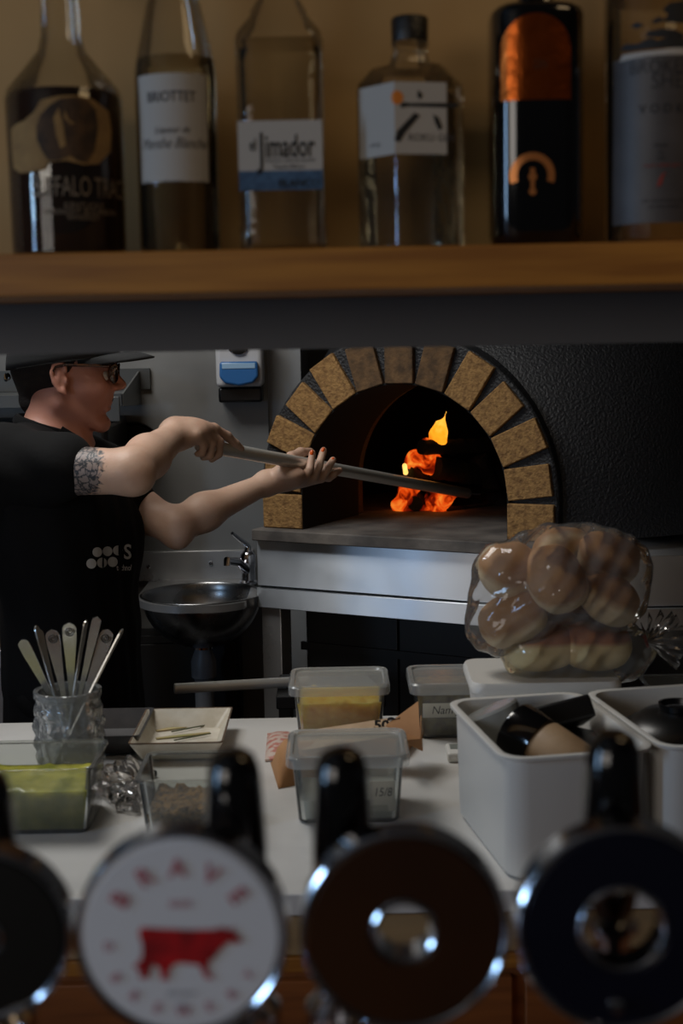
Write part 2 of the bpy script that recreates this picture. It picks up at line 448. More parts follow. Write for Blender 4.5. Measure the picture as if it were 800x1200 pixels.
# hearth and floor
MB().box((-OL/2, -0.035, HZ-0.028), (OL/2+0.005, 0.34, HZ)).build('hearth_slab', M_stone, oven, bevel=0.003)
DC = (0.02, 0.66)                                   # dome centre
MB().lathe([(0, HZ-0.026), (0.50, HZ-0.026), (0.50, HZ-0.0012), (0, HZ-0.0012)], 48, Matrix.Translation((DC[0], DC[1]+0.02, 0))).build('oven_floor', M_stone, oven)
def dome(r, h, pw, zlo, cut, name, m, flip=False, c=DC):
    n = 72; prof = []
    for k in range(15):
        a = PI/2*k/14; prof.append((r*math.cos(a)**(2/pw), zlo + h*math.sin(a)**(2/pw)))
    mb = MB().lathe(prof, n, Matrix.Translation((c[0], c[1], 0)), close=False)
    keep = []
    for f in mb.f:
        cc = [sum(mb.v[i][j] for i in f)/4 for j in range(3)]
        if cc[1] < c[1] and math.hypot(cc[0], max(0, cc[2]-HZ-HS)) < cut: continue
        keep.append(f)
    mb.f = keep
    return mb.build(name, m, oven)
dome(0.62, 0.62, 2.6, HZ-0.0, 0.335, 'dome_shell', M_stucco, c=(0.09, 0.585))
dome(0.47, 0.44, 2.2, HZ-0.004, 0.31, 'dome_lining', M_soot)
# steel band, frame, legs and dark cabinet under the hearth
def band(z0, z1, off, m, nm):
    mb = MB(); n0 = -off
    p = [(-OL/2, n0), (OL/2+0.002, n0)]
    q = Matrix.Rotation(-OA, 2) @ Vector((1, 0))    # world X inside oven axes
    e = Vector(p[1]) + q*0.95
    q2 = Matrix.Rotation(-OA, 2) @ Vector((0, 1))
    foot = [p[0], p[1], tuple(e), tuple(e+q2*0.42), (-OL/2+0.25, 0.36), (-OL/2, 0.30)]
    n = len(foot); mb.add([(x, y, z0) for x, y in foot] + [(x, y, z1) for x, y in foot],
        [tuple(range(n-1, -1, -1)), tuple(range(n, 2*n))] + [(i, (i+1) % n, (i+1) % n+n, i+n) for i in range(n)])
    return mb.build(nm, m, oven, bevel=0.0015)
M_band = mat('oven_band_steel', (225, 230, 236), 0.46, 1.0, rvar=0.07, aniso=0.85)
band(HZ-0.142, HZ-0.0295, 0.012, M_band, 'steel_band')
band(HZ-0.146, HZ-0.1425, 0.006, M_black, 'band_gap')
band(HZ-0.196, HZ-0.1465, 0.018, M_band, 'lower_steel_band')
for (lx, ly) in ((-OL/2+0.002, 0.0), (-OL/2+0.05, 0.27), (OL/2-0.10, 0.02), (OL/2+0.55, 0.45)):
    MB().box((lx, ly, 0.0), (lx+0.055, ly+0.05, HZ-0.1965)).build('frame_leg', M_steel, oven, bevel=0.002)
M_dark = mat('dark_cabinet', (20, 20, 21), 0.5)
for a_, b_ in ((-OL/2+0.075, -0.06), (-0.055, OL/2-0.12)):
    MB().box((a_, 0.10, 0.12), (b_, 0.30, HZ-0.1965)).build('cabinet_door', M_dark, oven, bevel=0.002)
MB().box((-OL/2+0.06, 0.09, 0.78), (OL/2-0.11, 0.10, 0.800)).build('shelf_rail', M_dark, oven)

# fire: logs, glowing embers, flame
def emission_mat(name, cols, pos, scale, strength, grad=False):
    m = bpy.data.materials.new(name); m.use_nodes = True; nt = m.node_tree; nt.nodes.clear()
    out = node(nt, 'ShaderNodeOutputMaterial'); em = node(nt, 'ShaderNodeEmission'); em.inputs[1].default_value = strength
    tc = node(nt, 'ShaderNodeTexCoord'); n = node(nt, 'ShaderNodeTexNoise'); n.inputs['Scale'].default_value = scale
    n.inputs['Detail'].default_value = 5; n.inputs['Distortion'].default_value = 0.8
    nt.links.new(tc.outputs['Object'], n.inputs['Vector'])
    r = node(nt, 'ShaderNodeValToRGB'); el = r.color_ramp.elements
    while len(el) < len(cols): el.new(0.5)
    for e, c, p in zip(el, cols, pos): e.position = p; e.color = lin(c)
    nt.links.new(n.outputs['Fac'], r.inputs['Fac']); nt.links.new(r.outputs['Color'], em.inputs[0])
    nt.links.new(em.outputs[0], out.inputs[0]); return m
M_ember = emission_mat('glowing_embers', [(10, 2, 0), (120, 22, 2), (225, 70, 12), (255, 150, 50)], [0.36, 0.47, 0.56, 0.72], 24, 1.0)
M_flame = emission_mat('flame', [(235, 95, 10), (255, 150, 30), (255, 205, 90)], [0.3, 0.5, 0.7], 14, 1.5)
M_hot = emission_mat('hot_core', [(255, 150, 40), (255, 215, 120)], [0.3, 0.7], 14, 1.6)
M_char = mat('charred_wood', (16, 12, 10), 0.9, col2=(34, 24, 18), scale=30, bump=0.8, bscale=60)
YF = 3.62
fireroot = thing('wood_fire', 'burning wood fire with orange flame and embers inside the oven', 'fire', (at(510, 600, YF).x, YF, HZ), 0)
def P(px, py, dy=0.0): return at(px, py, YF+dy)
def blob(name, m, pts, k=0.02, res=0.005, seed=0, amp=0.006):
    pr = [capsule(P(*a), P(*b), ra, rb, k) for a, b, ra, rb in pts]
    def bmp(X, Y, Z): return amp*(np.sin(X*120+seed)*np.sin(Z*95+seed*2)+0.6*np.sin(Y*150+Z*70+seed))
    return sdf_obj(name, pr, res, m, fireroot, world=True, bump=bmp)
blob('ember_pile', M_ember, [((474, 590), (480, 572), .03, .024), ((470, 600), (496, 602), .018, .018), ((492, 596), (500, 600), .018, .012)], seed=1)
blob('ember_pile', M_ember, [((508, 588, -.02), (514, 590, -.02), .024, .03), ((512, 598, -.02), (512, 580, -.02), .02, .018), ((520, 584, -.02), (538, 582, -.02), .016, .007)], seed=5)
blob('glowing_log', M_ember, [((482, 536), (512, 545), .017, .022), ((484, 548), (494, 535), .014, .014), ((500, 553), (508, 549), .012, .012), ((500, 525, .02), (512, 521, .02), .020, .02)], seed=9)
blob('hot_ember', M_hot, [((474, 546, -.01), (475, 554, -.01), .006, .0075)], res=0.003, amp=0.002)
blob('flame', M_flame, [((512, 519), (511, 508), .020, .015), ((510, 508), (512, 495), .012, .003), ((517, 518), (519, 506), .011, .007), ((519, 506), (518, 497), .006, .0045), ((518, 497), (523, 482), .0045, .0012)], res=0.003, amp=0.001)
def logm(a, b, r, s):
    a = P(*a); b = P(*b); n = 14
    pts = [a.lerp(b, k/n) + Vector((0, noise.noise(Vector((k*.4, s, 0)))*.006, noise.noise(Vector((k*.4, 0, s)))*.008)) for k in range(n+1)]
    MB().tube(pts, [r*(1+.12*noise.noise(Vector((k*.7, s, 3)))) for k in range(n+1)], 14).build('charred_log', M_char, fireroot, world=True)
logm((494, 524, -.03), (572, 522, .10), .020, 1)
logm((510, 548, -.02), (590, 560, .12), .030, 2)
logm((478, 556, -.01), (560, 596, .14), .022, 3)
logm((486, 590, -.03), (500, 584, .16), .020, 4)
logm((520, 602, -.03), (590, 598, .10), .018, 5)
logm((560, 536, .06), (590, 600, .10), .026, 6)
fl = bpy.data.lights.new('fire_glow', 'POINT'); fl.energy = 0.06; fl.color = (1, 0.38, 0.08); fl.shadow_soft_size = 0.04
flo = bpy.data.objects.new('fire_glow', fl); COL.objects.link(flo); flo.location = P(498, 560, -0.10)

# peel lying on the shelf under the oven with its handle sticking out
a = at(204, 807, 2.92); b = at(345, 799, 2.98); c = b + (b-a)*0.12
t = thing('oven_peel', 'steel tube handled peel sticking out under the oven toward the sink', 'peel', (b.x, b.y, b.z))
MB().tube([a, c], 0.0115, 20).build('handle', M_pole, t, world=True, bevel=0.001)
d = (c-a).normalized()
MB().box((0, -0.08, -0.0105), (0.15, 0.08, -0.0085), Matrix.Translation(c - d*0.004) @ Matrix.Rotation(math.atan2(d.y, d.x), 4, 'Z')).build('blade', M_steel, t, world=True)

zt = c.z - 0.0125
t = thing('trolley', 'low black trolley in the dark under the blade of the tube handled peel', 'trolley', (c.x+0.05, c.y+0.02, 0))
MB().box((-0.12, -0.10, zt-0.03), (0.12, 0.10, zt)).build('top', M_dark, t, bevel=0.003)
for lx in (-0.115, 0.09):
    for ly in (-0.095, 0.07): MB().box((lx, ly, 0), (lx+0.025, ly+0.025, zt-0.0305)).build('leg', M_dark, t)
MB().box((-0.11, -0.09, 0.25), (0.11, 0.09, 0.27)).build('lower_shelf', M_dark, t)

# ------------------------------------------------------------------ hand basin and tap
S = on(243, 697, 0.93); SR = 0.150; S.y = 3.36; S.x = at(236, 697, 3.36).x
sx0 = at(162, 690, 3.58).x; sx1 = at(298, 690, 3.58).x
t = thing('hand_basin', 'round stainless steel hand basin on the back wall beside the oven', 'sink', (S.x, S.y, 0.93))
SZ = 0.93
mb = MB()   # deck with a round hole
n = 48; outer = []; 
for k in range(n):
    c_, s_ = math.cos(2*PI*k/n), math.sin(2*PI*k/n)
    X0, X1, Y0, Y1 = -SR-0.008, sx1-S.x, -SR-0.004, 3.583-S.y
    tt = min((X1/c_ if c_ > 1e-6 else X0/c_ if c_ < -1e-6 else 9), (Y1/s_ if s_ > 1e-6 else (Y0/s_ if s_ < -1e-6 else 9)))
    if s_ < 0: tt = min(tt, SR+0.010)
    outer.append((tt*c_, tt*s_, 0.0))
inner = [(SR*math.cos(2*PI*k/n), SR*math.sin(2*PI*k/n), 0.0) for k in range(n)]
mb.add(outer+inner, [(k, (k+1) % n, n+(k+1) % n, n+k) for k in range(n)])
mb.add([(x, y, -0.018) for x, y, z in outer] + [(x, y, 0) for x, y, z in outer], [(k, (k+1) % n, n+(k+1) % n, n+k) for k in range(n)])
mb.build('deck', M_steel, t)
prof = [(SR+0.003, 0.003), (SR-0.002, 0.004), (SR-0.006, -0.002)] + [(SR*math.cos(a)*0.97, -0.13*math.sin(a)-0.002) for a in [PI/2*k/14 for k in range(1, 14)]] + [(0.02, -0.133)]
b_ = MB().lathe(prof, 56, close=False).build('bowl', mat('basin_steel', (150, 150, 150), 0.28, 1.0, rvar=0.06), t); b_.modifiers.new('s', 'SOLIDIFY').thickness = 0.002
MB().lathe([(0.0, -0.138), (0.024, -0.138), (0.024, -0.128), (0, -0.128)], 24).build('drain', M_chrome, t)
MB().lathe([(0.02, -0.139), (0.032, -0.17), (0.032, -0.21), (0.024, -0.215), (0.024, -0.33), (0.033, -0.335), (0.033, -0.36), (0.024, -0.365), (0.024, -0.93)], 24).build('waste_pipe', mat('grey_pipe', (120, 120, 122), 0.45), t)
MB().box((sx0-S.x, 3.568-S.y, -0.001), (sx1-S.x, 3.584-S.y, 0.078)).build('splashback', M_steel, t, bevel=0.002)
for px, py in ((174, 664), (247, 660)):
    q = at(px, py, 3.567)
    MB().lathe([(0, 0), (0.006, 0), (0.005, 0.004), (0, 0.005)], 12, Matrix.Translation(q-S+Vector((0, 0.001, S.z-0.93))) @ Matrix.Rotation(PI/2, 4, 'X')).build('bolt', M_chrome, t)
q = at(291, 676, 3.50)
t = thing('basin_tap', 'chrome lever tap at the right back of the round basin', 'tap', (q.x, q.y, SZ))
MB().lathe([(0.024, 0.0005), (0.024, 0.006), (0.019, 0.01), (0.018, 0.045), (0.020, 0.05), (0.020, 0.075), (0.012, 0.085), (0, 0.086)], 24).build('body', M_chrome, t)
a = Vector((0, 0, 0.03)); sp = at(266, 657, 3.40) - Vector((q.x, q.y, SZ))
MB().tube([a, a+(sp-a)*0.5+Vector((0, 0, 0.012)), sp, sp-Vector((0, 0, 0.012))], [0.013, 0.012, 0.010, 0.009], 14).build('spout', M_chrome, t)
lv = at(272, 625, 3.43) - Vector((q.x, q.y, SZ))
MB().tube([(0, 0, 0.08), (0, 0, 0.10), lv], [0.012, 0.008, 0.0045], 12).build('lever', M_chrome, t)

# dark undercounter cabinet beneath/behind the basin
t = thing('undercounter_cabinet', 'black undercounter cabinet in the shadow beneath the basin', 'cabinet', (S.x-0.05, 3.5, 0))
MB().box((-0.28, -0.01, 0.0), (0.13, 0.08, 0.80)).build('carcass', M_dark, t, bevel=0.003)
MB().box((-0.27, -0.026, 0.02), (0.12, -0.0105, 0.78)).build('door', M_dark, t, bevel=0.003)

# ------------------------------------------------------------------ soap dispenser
D = at(283, 432, 3.585)
t = thing('soap_dispenser', 'white and blue wall soap dispenser left of the oven arch', 'dispenser', (D.x, D.y, D.z))
hw = 0.060
MB().box((-hw, -0.09, -0.045), (hw, 0, 0.12)).build('housing', mat('dispenser_white', (190, 190, 192), 0.3), t, bevel=0.012, seg=4)
mb = MB().prism([(-0.048, 0.02), (0.048, 0.02), (0.050, -0.018), (0.036, -0.035), (0.0, -0.042), (-0.036, -0.035), (-0.050, -0.018)], 0.02, Matrix.Translation((0, -0.088, 0)) @ Matrix.Rotation(PI/2, 4, 'X'))
mb.build('push_lever', mat('dispenser_blue', (50, 105, 165), 0.25, coat=0.3), t, bevel=0.006, seg=3)
MB().box((-0.042, -0.1095, 0.002), (0.042, -0.107, 0.016)).build('lever_highlight_strip', mat('pale_blue', (150, 185, 215), 0.3), t, bevel=0.001)
MB().box((-0.056, -0.075, -0.085), (0.056, -0.001, -0.0455)).build('drip_guard', M_black, t, bevel=0.006)
MB().lathe([(0, 0), (0.026, 0), (0.024, 0.004), (0, 0.006)], 28, Matrix.Translation((0, -0.0895, 0.052)) @ Matrix.Rotation(PI/2, 4, 'X') @ Matrix.Scale(0.6, 4, (0, 1, 0))).build('badge', M_chrome, t)
MB().lathe([(0, 0), (0.018, 0), (0.017, 0.003), (0, 0.004)], 28, Matrix.Translation((0, -0.0950, 0.048)) @ Matrix.Rotation(PI/2, 4, 'X') @ Matrix.Scale(0.6, 4, (0, 1, 0))).build('badge_window', M_black, t)

# ------------------------------------------------------------------ things behind the cook
z = at(80, 460, 3.45).z
t = thing('wall_shelf', 'stainless steel wall shelf with folded lip behind the cook', 'shelf', (-1.0, 3.5, z))
xr = at(158, 460, 3.3).x + 1.0
MB().box((-0.5, -0.22, -0.004), (xr-0.03, 0.083, 0.0)).build('shelf_board', M_steeld, t)
MB().box((-0.5, -0.222, -0.028), (xr-0.03, -0.2205, 0.001)).build('front_lip', M_steeld, t)
MB().box((-0.5, 0.070, 0.001), (xr, 0.0835, 0.055)).build('back_lip', M_steeld, t)
MB().hexa([(xr-0.030, -0.215, -0.030), (xr-0.026, -0.215, -0.030), (xr-0.026, 0.08, -0.04), (xr-0.030, 0.08, -0.04)], [(xr-0.030, -0.215, 0.0), (xr-0.026, -0.215, 0.0), (xr-0.026, 0.08, 0.05), (xr-0.030, 0.08, 0.05)]).build('bracket', M_steeld, t)
MB().box((xr-0.115, -0.226, -0.066), (xr-0.034, -0.2225, -0.006)).build('label_plate', M_steeld, t, bevel=0.002)
q = at(80, 560, 3.40)
t = thing('kitchen_machine', 'black kitchen machine on the bench behind the cook', 'appliance', (-1.05, 3.40, 0.9))
MB().box((-0.45, -0.16, 0.012), (xr-0.01, 0.16, 0.47)).build('housing', M_black, t, bevel=0.015, seg=3)
for sx in (-0.4, xr-0.20):
    MB().box((sx, -0.14, 0.0005), (sx+0.05, 0.14, 0.012)).build('foot', M_dark, t)
MB().box((xr-0.28, -0.1645, 0.40), (xr-0.14, -0.1605, 0.416)).build('trim_strip', M_chrome, t)
q = at(158, 527, 3.57)
t = thing('frying_pan', 'small black round pan hanging flat on the steel wall behind the forearm', 'pan', (q.x, q.y, q.z))
Mx = Matrix.Translation((0, 0.0145, 0)) @ Matrix.Rotation(PI/2, 4, 'X')
MB().lathe([(0, 0), (0.066, 0), (0.074, 0.030), (0.071, 0.030), (0.063, 0.004), (0, 0.004)], 36, Mx).build('pan_body', M_black, t)
MB().tube([(0, -0.005, -0.066), (0, -0.012, -0.12), (0, -0.012, -0.20)], [0.009, 0.008, 0.010], 10).build('handle', M_black, t)
hb = at(5, 715, 3.0).z
t = thing('back_bench', 'stainless steel work bench behind the cook', 'bench', (-1.3, 3.2, 0))
xe = at(10, 740, 2.9).x + 1.3
MB().box((-0.6, -0.30, 0.858), (xe, 0.38, 0.8995)).build('bench_top', M_steel, t, bevel=0.002)
for lx in (-0.55, xe-0.06):
    for ly in (-0.27, 0.32): MB().box((lx, ly, 0), (lx+0.04, ly+0.04, 0.8575)).build('leg', M_steel, t)
MB().box((-0.55, -0.26, 0.30), (xe-0.02, 0.35, 0.32)).build('undershelf', M_steel, t)
MB().box((-1.3+0.15, 2.93, 0.9005), (at(11, 720, 2.95).x, 3.15, 0.932)).build('chopping_board', mat('board_wood', (176, 140, 98), 0.6, col2=(156, 120, 82), scale=6, stretch=(1, 9, 9)), None, bevel=0.004)
tag(bpy.data.objects['chopping_board'], 'pale wooden chopping board at the left edge behind the cook', 'chopping board')
# ------------------------------------------------------------------ bottles on the shelf
SHZ = 1.623; YB = 1.185
M_glass = thin('clear_glass', (249, 248, 244), 0.02, (170, 160, 140), edge=(214, 208, 192), rough=0.04, ior=1.45, fm=0.75)
M_glassbump = thin('dimpled_glass', (249, 248, 244), 0.03, (170, 160, 140), edge=(214, 208, 192), ior=1.45, fm=0.75, rough=0.05, bump=0.12, bscale=45)
M_clearliq = thin('clear_spirit', (244, 242, 234), 0.01, (170, 160, 140), ior=1.12, edge=(205, 198, 180))
M_whisky = mat('whiskey', (34, 9, 3), 0.08, coat=0.6)
M_lab = mat('white_label', (170, 165, 158), 0.75)
M_ink = mat('black_ink', (18, 18, 20), 0.7)
def zz(py, Y=YB, px=400): return at(px, py, Y).z
def bottle(label, px, extra=None, name='spirit_bottle', Y=YB):
    b = at(px, 290, Y)
    return thing(name, label, 'bottle', (b.x, Y, SHZ+0.0003), 0, 'bottles on the shelf'), b.x
def px2r(w): return w/2*YB*0.978/1600
def zl(py, px): return at(px, py, YB-0.04).z - SHZ

# 1 whiskey: broad shoulders, dark amber contents, torn cream label with a bison
t, bx = bottle('round amber whiskey bottle with bison label and pale shoulders, leftmost on the shelf', 82)
R = 0.0490; zs = zl(103, 80); zn = zl(46, 75)
prof = [(0, 0.0), (R-0.006, 0.0), (R-0.001, 0.005), (R-0.001, 0.012), (R, zs-0.004), (R-0.002, zs+0.004), (R-0.012, zs+0.016), (0.020, zn-0.002), (0.0165, zn+0.012), (0.0155, zn+0.06), (0.018, zn+0.062), (0.018, zn+0.072), (0.0, zn+0.072)]
MB().lathe(prof, 56).build('bottle_glass', M_glass, t)
MB().lathe([(0, 0.004), (R-0.005, 0.004), (R-0.0015, 0.010), (R-0.0015, zs-0.004), (R-0.004, zs+0.0005), (0, zs+0.0005)], 56).build('whiskey', M_whisky, t)
MB().lathe([(0, zn+0.0725), (0.019, zn+0.0725), (0.019, zn+0.10), (0, zn+0.10)], 24).build('cork_stopper', M_wood2, t)
def q1(px, py): return ((px-79)*0.00074, zl(py, px))
torn = [q1(*p) for p in [(21,150),(28,146),(45,142),(58,133),(66,120),(84,115),(104,113),(124,116),(146,128),(149,150),(146,175),(128,192),(110,194),(92,190),(72,192),(68,200),(50,203),(35,203),(22,196),(20,175)]]
MLC = mat('cream_label', (150, 118, 70), 0.8, col2=(128, 98, 58), scale=60)
art('torn_label', [(poly2d(torn), 0, 0)], cyl(R, 0.0004), MLC, t)
bis = [q1(*p) for p in [(60,150),(66,136),(76,126),(88,118),(104,115),(118,118),(127,128),(129,150),(124,176),(114,192),(104,190),(96,184),(84,190),(72,190),(66,180),(60,165)]]
MBI = mat('bison_brown', (82, 58, 34), 0.8, col2=(46, 32, 20), scale=70)
art('bison_picture', [(poly2d(bis), 0, 0)], cyl(R, 0.0007), MBI, t)
art('bison_horn', [(poly2d([q1(*p) for p in [(92,130),(96,142),(103,146),(98,148),(91,140)]]), 0, 0), (poly2d([q1(*p) for p in [(80,140),(86,128),(90,150),(92,172),(86,176),(82,160)]]), 0, 0)], cyl(R, 0.0009), MLC, t)
MLT = mat('silver_print', (120, 105, 88), 0.6)
items = [(text2d('B', 0.0265, 0.0, 0.55), *q1(56, 220)), (text2d('UFFALO', 0.0225, 0.0, 0.55), *q1(88, 221)), (text2d('TRACE', 0.0225, 0.0, 0.55, align='LEFT'), *q1(122, 221)),
         (text2d('KENTUCKY', 0.0065), *q1(110, 242)), (text2d('STRAIGHT BOURBON', 0.0065), *q1(108, 249)), (text2d('WHISKEY', 0.0065), *q1(108, 256))]
art('printed_name', items, cyl(R, 0.0004), MLT, t)

# 2 liqueur: tall with sloping shoulders
t, bx = bottle('slim clear liqueur bottle with tall off-white label reading BRIOTTET', 212)
R = px2r(95); z1 = zl(78, 210); z2 = zl(-8, 208)
MB().lathe([(0, 0.012), (0.012, 0.004), (R-0.005, 0.0), (R, 0.006), (R, z1), (R*0.96, z1+0.010), (R*0.66, z2), (0.014, z2+0.025), (0.013, z2+0.06), (0, z2+0.06)], 52).build('bottle_glass', M_glass, t)
MB().lathe([(0, 0.014), (0.012, 0.007), (R-0.006, 0.004), (R-0.002, 0.010), (R-0.002, z1), (R*0.92, z1+0.012), (0, z1+0.012)], 52).build('liqueur', M_clearliq, t)
MB().lathe([(0, z2+0.0605), (0.014, z2+0.0605), (0.014, z2+0.08), (0, z2+0.08)], 24).build('cap', M_black, t)
def q2(px, py): return ((px-209)*0.00077, zl(py, px))
art('label', [(rect(q2(166, 0)[0], q2(0, 216)[1], q2(250, 0)[0], q2(0, 88)[1]), 0, 0)], cyl(R, 0.0004), M_lab, t)
art('lettering', [(text2d('BRIOTTET', 0.0118, 0.012, 0.78), *q2(208, 112)), (text2d('Liqueur de', 0.0075, 0, 0.9, 0.35), *q2(208, 151)),
    (text2d('Menthe Blanche', 0.0125, -0.004, 0.72, 0.4), *q2(209, 167)), (text2d('Bourgogne', 0.0035), *q2(208, 212)), (text2d('70 cl', 0.0035), *q2(176, 212)), (text2d('18%', 0.0035), *q2(240, 212))], cyl(R, 0.0007), mat('label_ink', (60, 58, 62), 0.8), t)

# 3 tequila: squared with shoulders, white and blue label
t, bx = bottle('squared clear tequila bottle with white and blue label reading el Jimador', 333)
R = px2r(101); z1 = zl(34, 333); z2 = zl(10, 333)
MB().lathe([(0, 0.006), (R-0.004, 0.0), (R, 0.006), (R, 0.022), (R*0.97, 0.026), (R*0.985, 0.03), (R, z1-0.004), (R*0.96, z1+0.002), (R*0.66, z2), (R*0.64, z2+0.004), (R*0.36, z2+0.022), (R*0.34, z2+0.06), (0, z2+0.06)], 64, pw=5).build('bottle_glass', M_glassbump, t, angle=60)
MB().lathe([(0, 0.010), (R-0.006, 0.008), (R-0.003, z1-0.012), (R-0.006, z1-0.004), (0, z1-0.004)], 64, pw=5).build('tequila', M_clearliq, t)
MB().lathe([(0, z2+0.0605), (R*0.4, z2+0.0605), (R*0.4, z2+0.09), (0, z2+0.09)], 24).build('cap', M_white, t)
fl_ = flat(-R-0.0004); fl2 = flat(-R-0.0008)
def q3(px, py): return ((px-331)*0.00070, zl(py, px))
art('label', [(rect(-0.0345, q3(0, 206)[1], 0.0345, q3(0, 147)[1]), 0, 0)], fl_, M_lab, t, step=0)
art('blue_label_band', [(rect(-0.0345, q3(0, 229)[1], 0.0345, q3(0, 206)[1]), 0, 0)], fl_, mat('label_blue', (62, 92, 122), 0.7, col2=(46, 72, 100), scale=200), t, step=0)
art('lettering', [(text2d('el', 0.014, 0.01, 0.6), *q3(299, 170)), (text2d('J', 0.036, 0.012, 0.55), *q3(309, 176)), (text2d('imador', 0.0255, 0.014, 0.56), *q3(342, 172)),
    (text2d('TEQUILA 100% DE AGAVE', 0.0036), *q3(342, 188)), (text2d('Tequila Blanco', 0.0045, 0, 1, 0.3), *q3(340, 195)), (text2d('BLANCO', 0.0085, 0.01, 1), *q3(352, 215))], fl2, M_ink, t, step=0)

# 4 gin: six-sided with black cap
t, bx = bottle('six-sided clear gin bottle with black cap and brushstroke symbol label', 483)
R = 0.0475; z1 = zl(98, 483); z2 = zl(80, 483); zc = zl(38, 483)
MB().lathe([(0, 0.006), (R-0.003, 0), (R, 0.005), (R, z1), (R*0.97, z1+0.006), (R*0.72, z2+0.006), (0.0185, zc-0.018), (0.0150, zc-0.008), (0.0150, zc-0.004), (0.0165, zc-0.003), (0.0165, zc), (0, zc)], 60, poly=6, rot=PI/2-0.32).build('bottle_glass', M_glassbump, t, angle=25)
MB().lathe([(0, 0.009), (R-0.006, 0.006), (R-0.003, z1-0.006), (0, z1-0.006)], 60, poly=6, rot=PI/2-0.32).build('gin', M_clearliq, t, angle=25)
MB().lathe([(0, zc+0.0003), (0.0152, zc+0.0003), (0.0156, zc+0.018), (0.0145, zc+0.020), (0, zc+0.020)], 40).build('cap', mat('ribbed_cap', (10, 10, 12), 0.4, bump=0.3, bscale=300), t)
# label folds round two facets of the hexagon
ap = R*math.cos(PI/6)
fang = [-PI/2 + 0.30 + PI/6 - PI/3*1.0 - 0.0, -PI/2 + 0.30 - PI/6 + PI/3*1.0]
def hexsurf(off):
    # facet directions for corners at rot+k*60deg: middles at rot+30deg+k*60
    mids = [PI/2-0.32+PI/6+PI/3*k for k in range(6)]
    best = sorted(mids, key=lambda a: abs((a+PI/2+PI) % (2*PI)-PI))[:2]
    best = sorted(best, key=lambda a: math.cos(a))          # left facet, right facet
    n = [Vector((math.cos(a), math.sin(a), 0)) for a in best]
    w = R*math.sin(PI/6)
    tl = [Vector((-v.y, v.x, 0)) for v in n]
    r = ap*1.0+off
    corner = n[0]*r + tl[0]*w
    def f(x, z):
        if x < 0: p = corner + tl[0]*x
        else: p = corner + tl[1]*x
        return Vector((p.x, p.y, z))
    return f, corner
hs, cor = hexsurf(0.0010); hs2, _ = hexsurf(0.0016)
zt, zb = zl(97, 483), zl(180, 483)
art('label', [(rect(-0.042, zb-0.001, 0.0, zt), 0, 0), (rect(0.0, zb-0.001, 0.044, zt), 0, 0)], hs, M_lab, t, step=0.008)
def q4(px, py): return ((px-463)*0.00082, zl(py, px))
st = [[(488,106),(493,112),(490,118),(487,113)], [(474,121),(478,122),(527,120),(531,122),(527,126),(478,126),(470,128),(470,123)], [(484,133),(490,136),(474,158),(469,168),(463,166),(466,155)], [(503,134),(509,138),(513,150),(509,153),(505,144)]]
art('brushstroke_symbol', [(poly2d([q4(*p) for p in s_]), 0, 0) for s_ in st], hs2, M_ink, t, step=0.008)
art('orange_dot', [(disc(*q4(466, 116), 0.0055), 0, 0)], hs2, mat('orange_ink', (205, 120, 40), 0.6), t, step=0.008)
art('lettering', [(text2d('ROKU GIN', 0.0085, 0.0, 0.95), *q4(501, 162)), (text2d('craft gin', 0.004), *q4(435, 168))], hs2, mat('label_ink', (60, 58, 62), 0.8), t, step=0.008)

# 5 dark bottle with copper arch
t, bx = bottle('glossy black bottle with copper arch label and copper ring emblem', 627)
R = px2r(107); z1 = zl(12, 627)
MB().lathe([(0, 0), (R-0.007, 0), (R-0.003, 0.004), (R, 0.014), (R, z1), (R-0.001, z1+0.005), (R-0.006, z1+0.009), (0.016, z1+0.013), (0.014, z1+0.02), (0.014, z1+0.07), (0, z1+0.07)], 64, pw=3.2).build('bottle_glass', M_blackgloss, t, angle=60)
sR = lambda off: (lambda x, z: Vector((x, -((R**3.2-abs(x)**3.2)**(1/3.2))-off, z)))
M_cop = mat('copper_foil', (176, 86, 34), 0.30, 1.0, bump=0.35, bscale=60)
def q5(px, py): return ((px-627)*0.00071, zl(py, px))
w5 = 0.0285; xz = -0.0045; top = zl(15, 620); bot = zl(117, 620)
arch = [(xz-w5, bot), (xz+w5, bot)] + [(xz+w5*math.cos(PI*k/20), top-w5+w5*math.sin(PI*k/20)) for k in range(21)]
art('copper_arch_label', [(poly2d(arch), 0, 0)], sR(0.0006), M_cop, t)
ex, ez = q5(616, 206)
M_cop2 = mat('copper_matte', (205, 130, 72), 0.4, 0.7)
art('copper_ring_emblem', [(ringseg(ex, ez, 0.0125, 0.0185, -0.35, PI+0.35), 0, 0)], sR(0.0006), M_cop2, t)
art('emblem_centre', [(disc(ex, ez-0.001, 0.0035), 0, 0), (poly2d([(ex-0.0015, ez-0.012), (ex+0.0015, ez-0.012), (ex+0.002, ez+0.006), (ex-0.002, ez+0.006)]), 0, 0), (disc(ex, ez-0.013, 0.003), 0, 0)], sR(0.0009), M_cop2, t)
art('lettering', [(text2d('GIN', 0.011, 0.0, 0.6), xz+0.003, zl(76, 620))], sR(0.0010), mat('dark_copper', (70, 32, 12), 0.5), t)

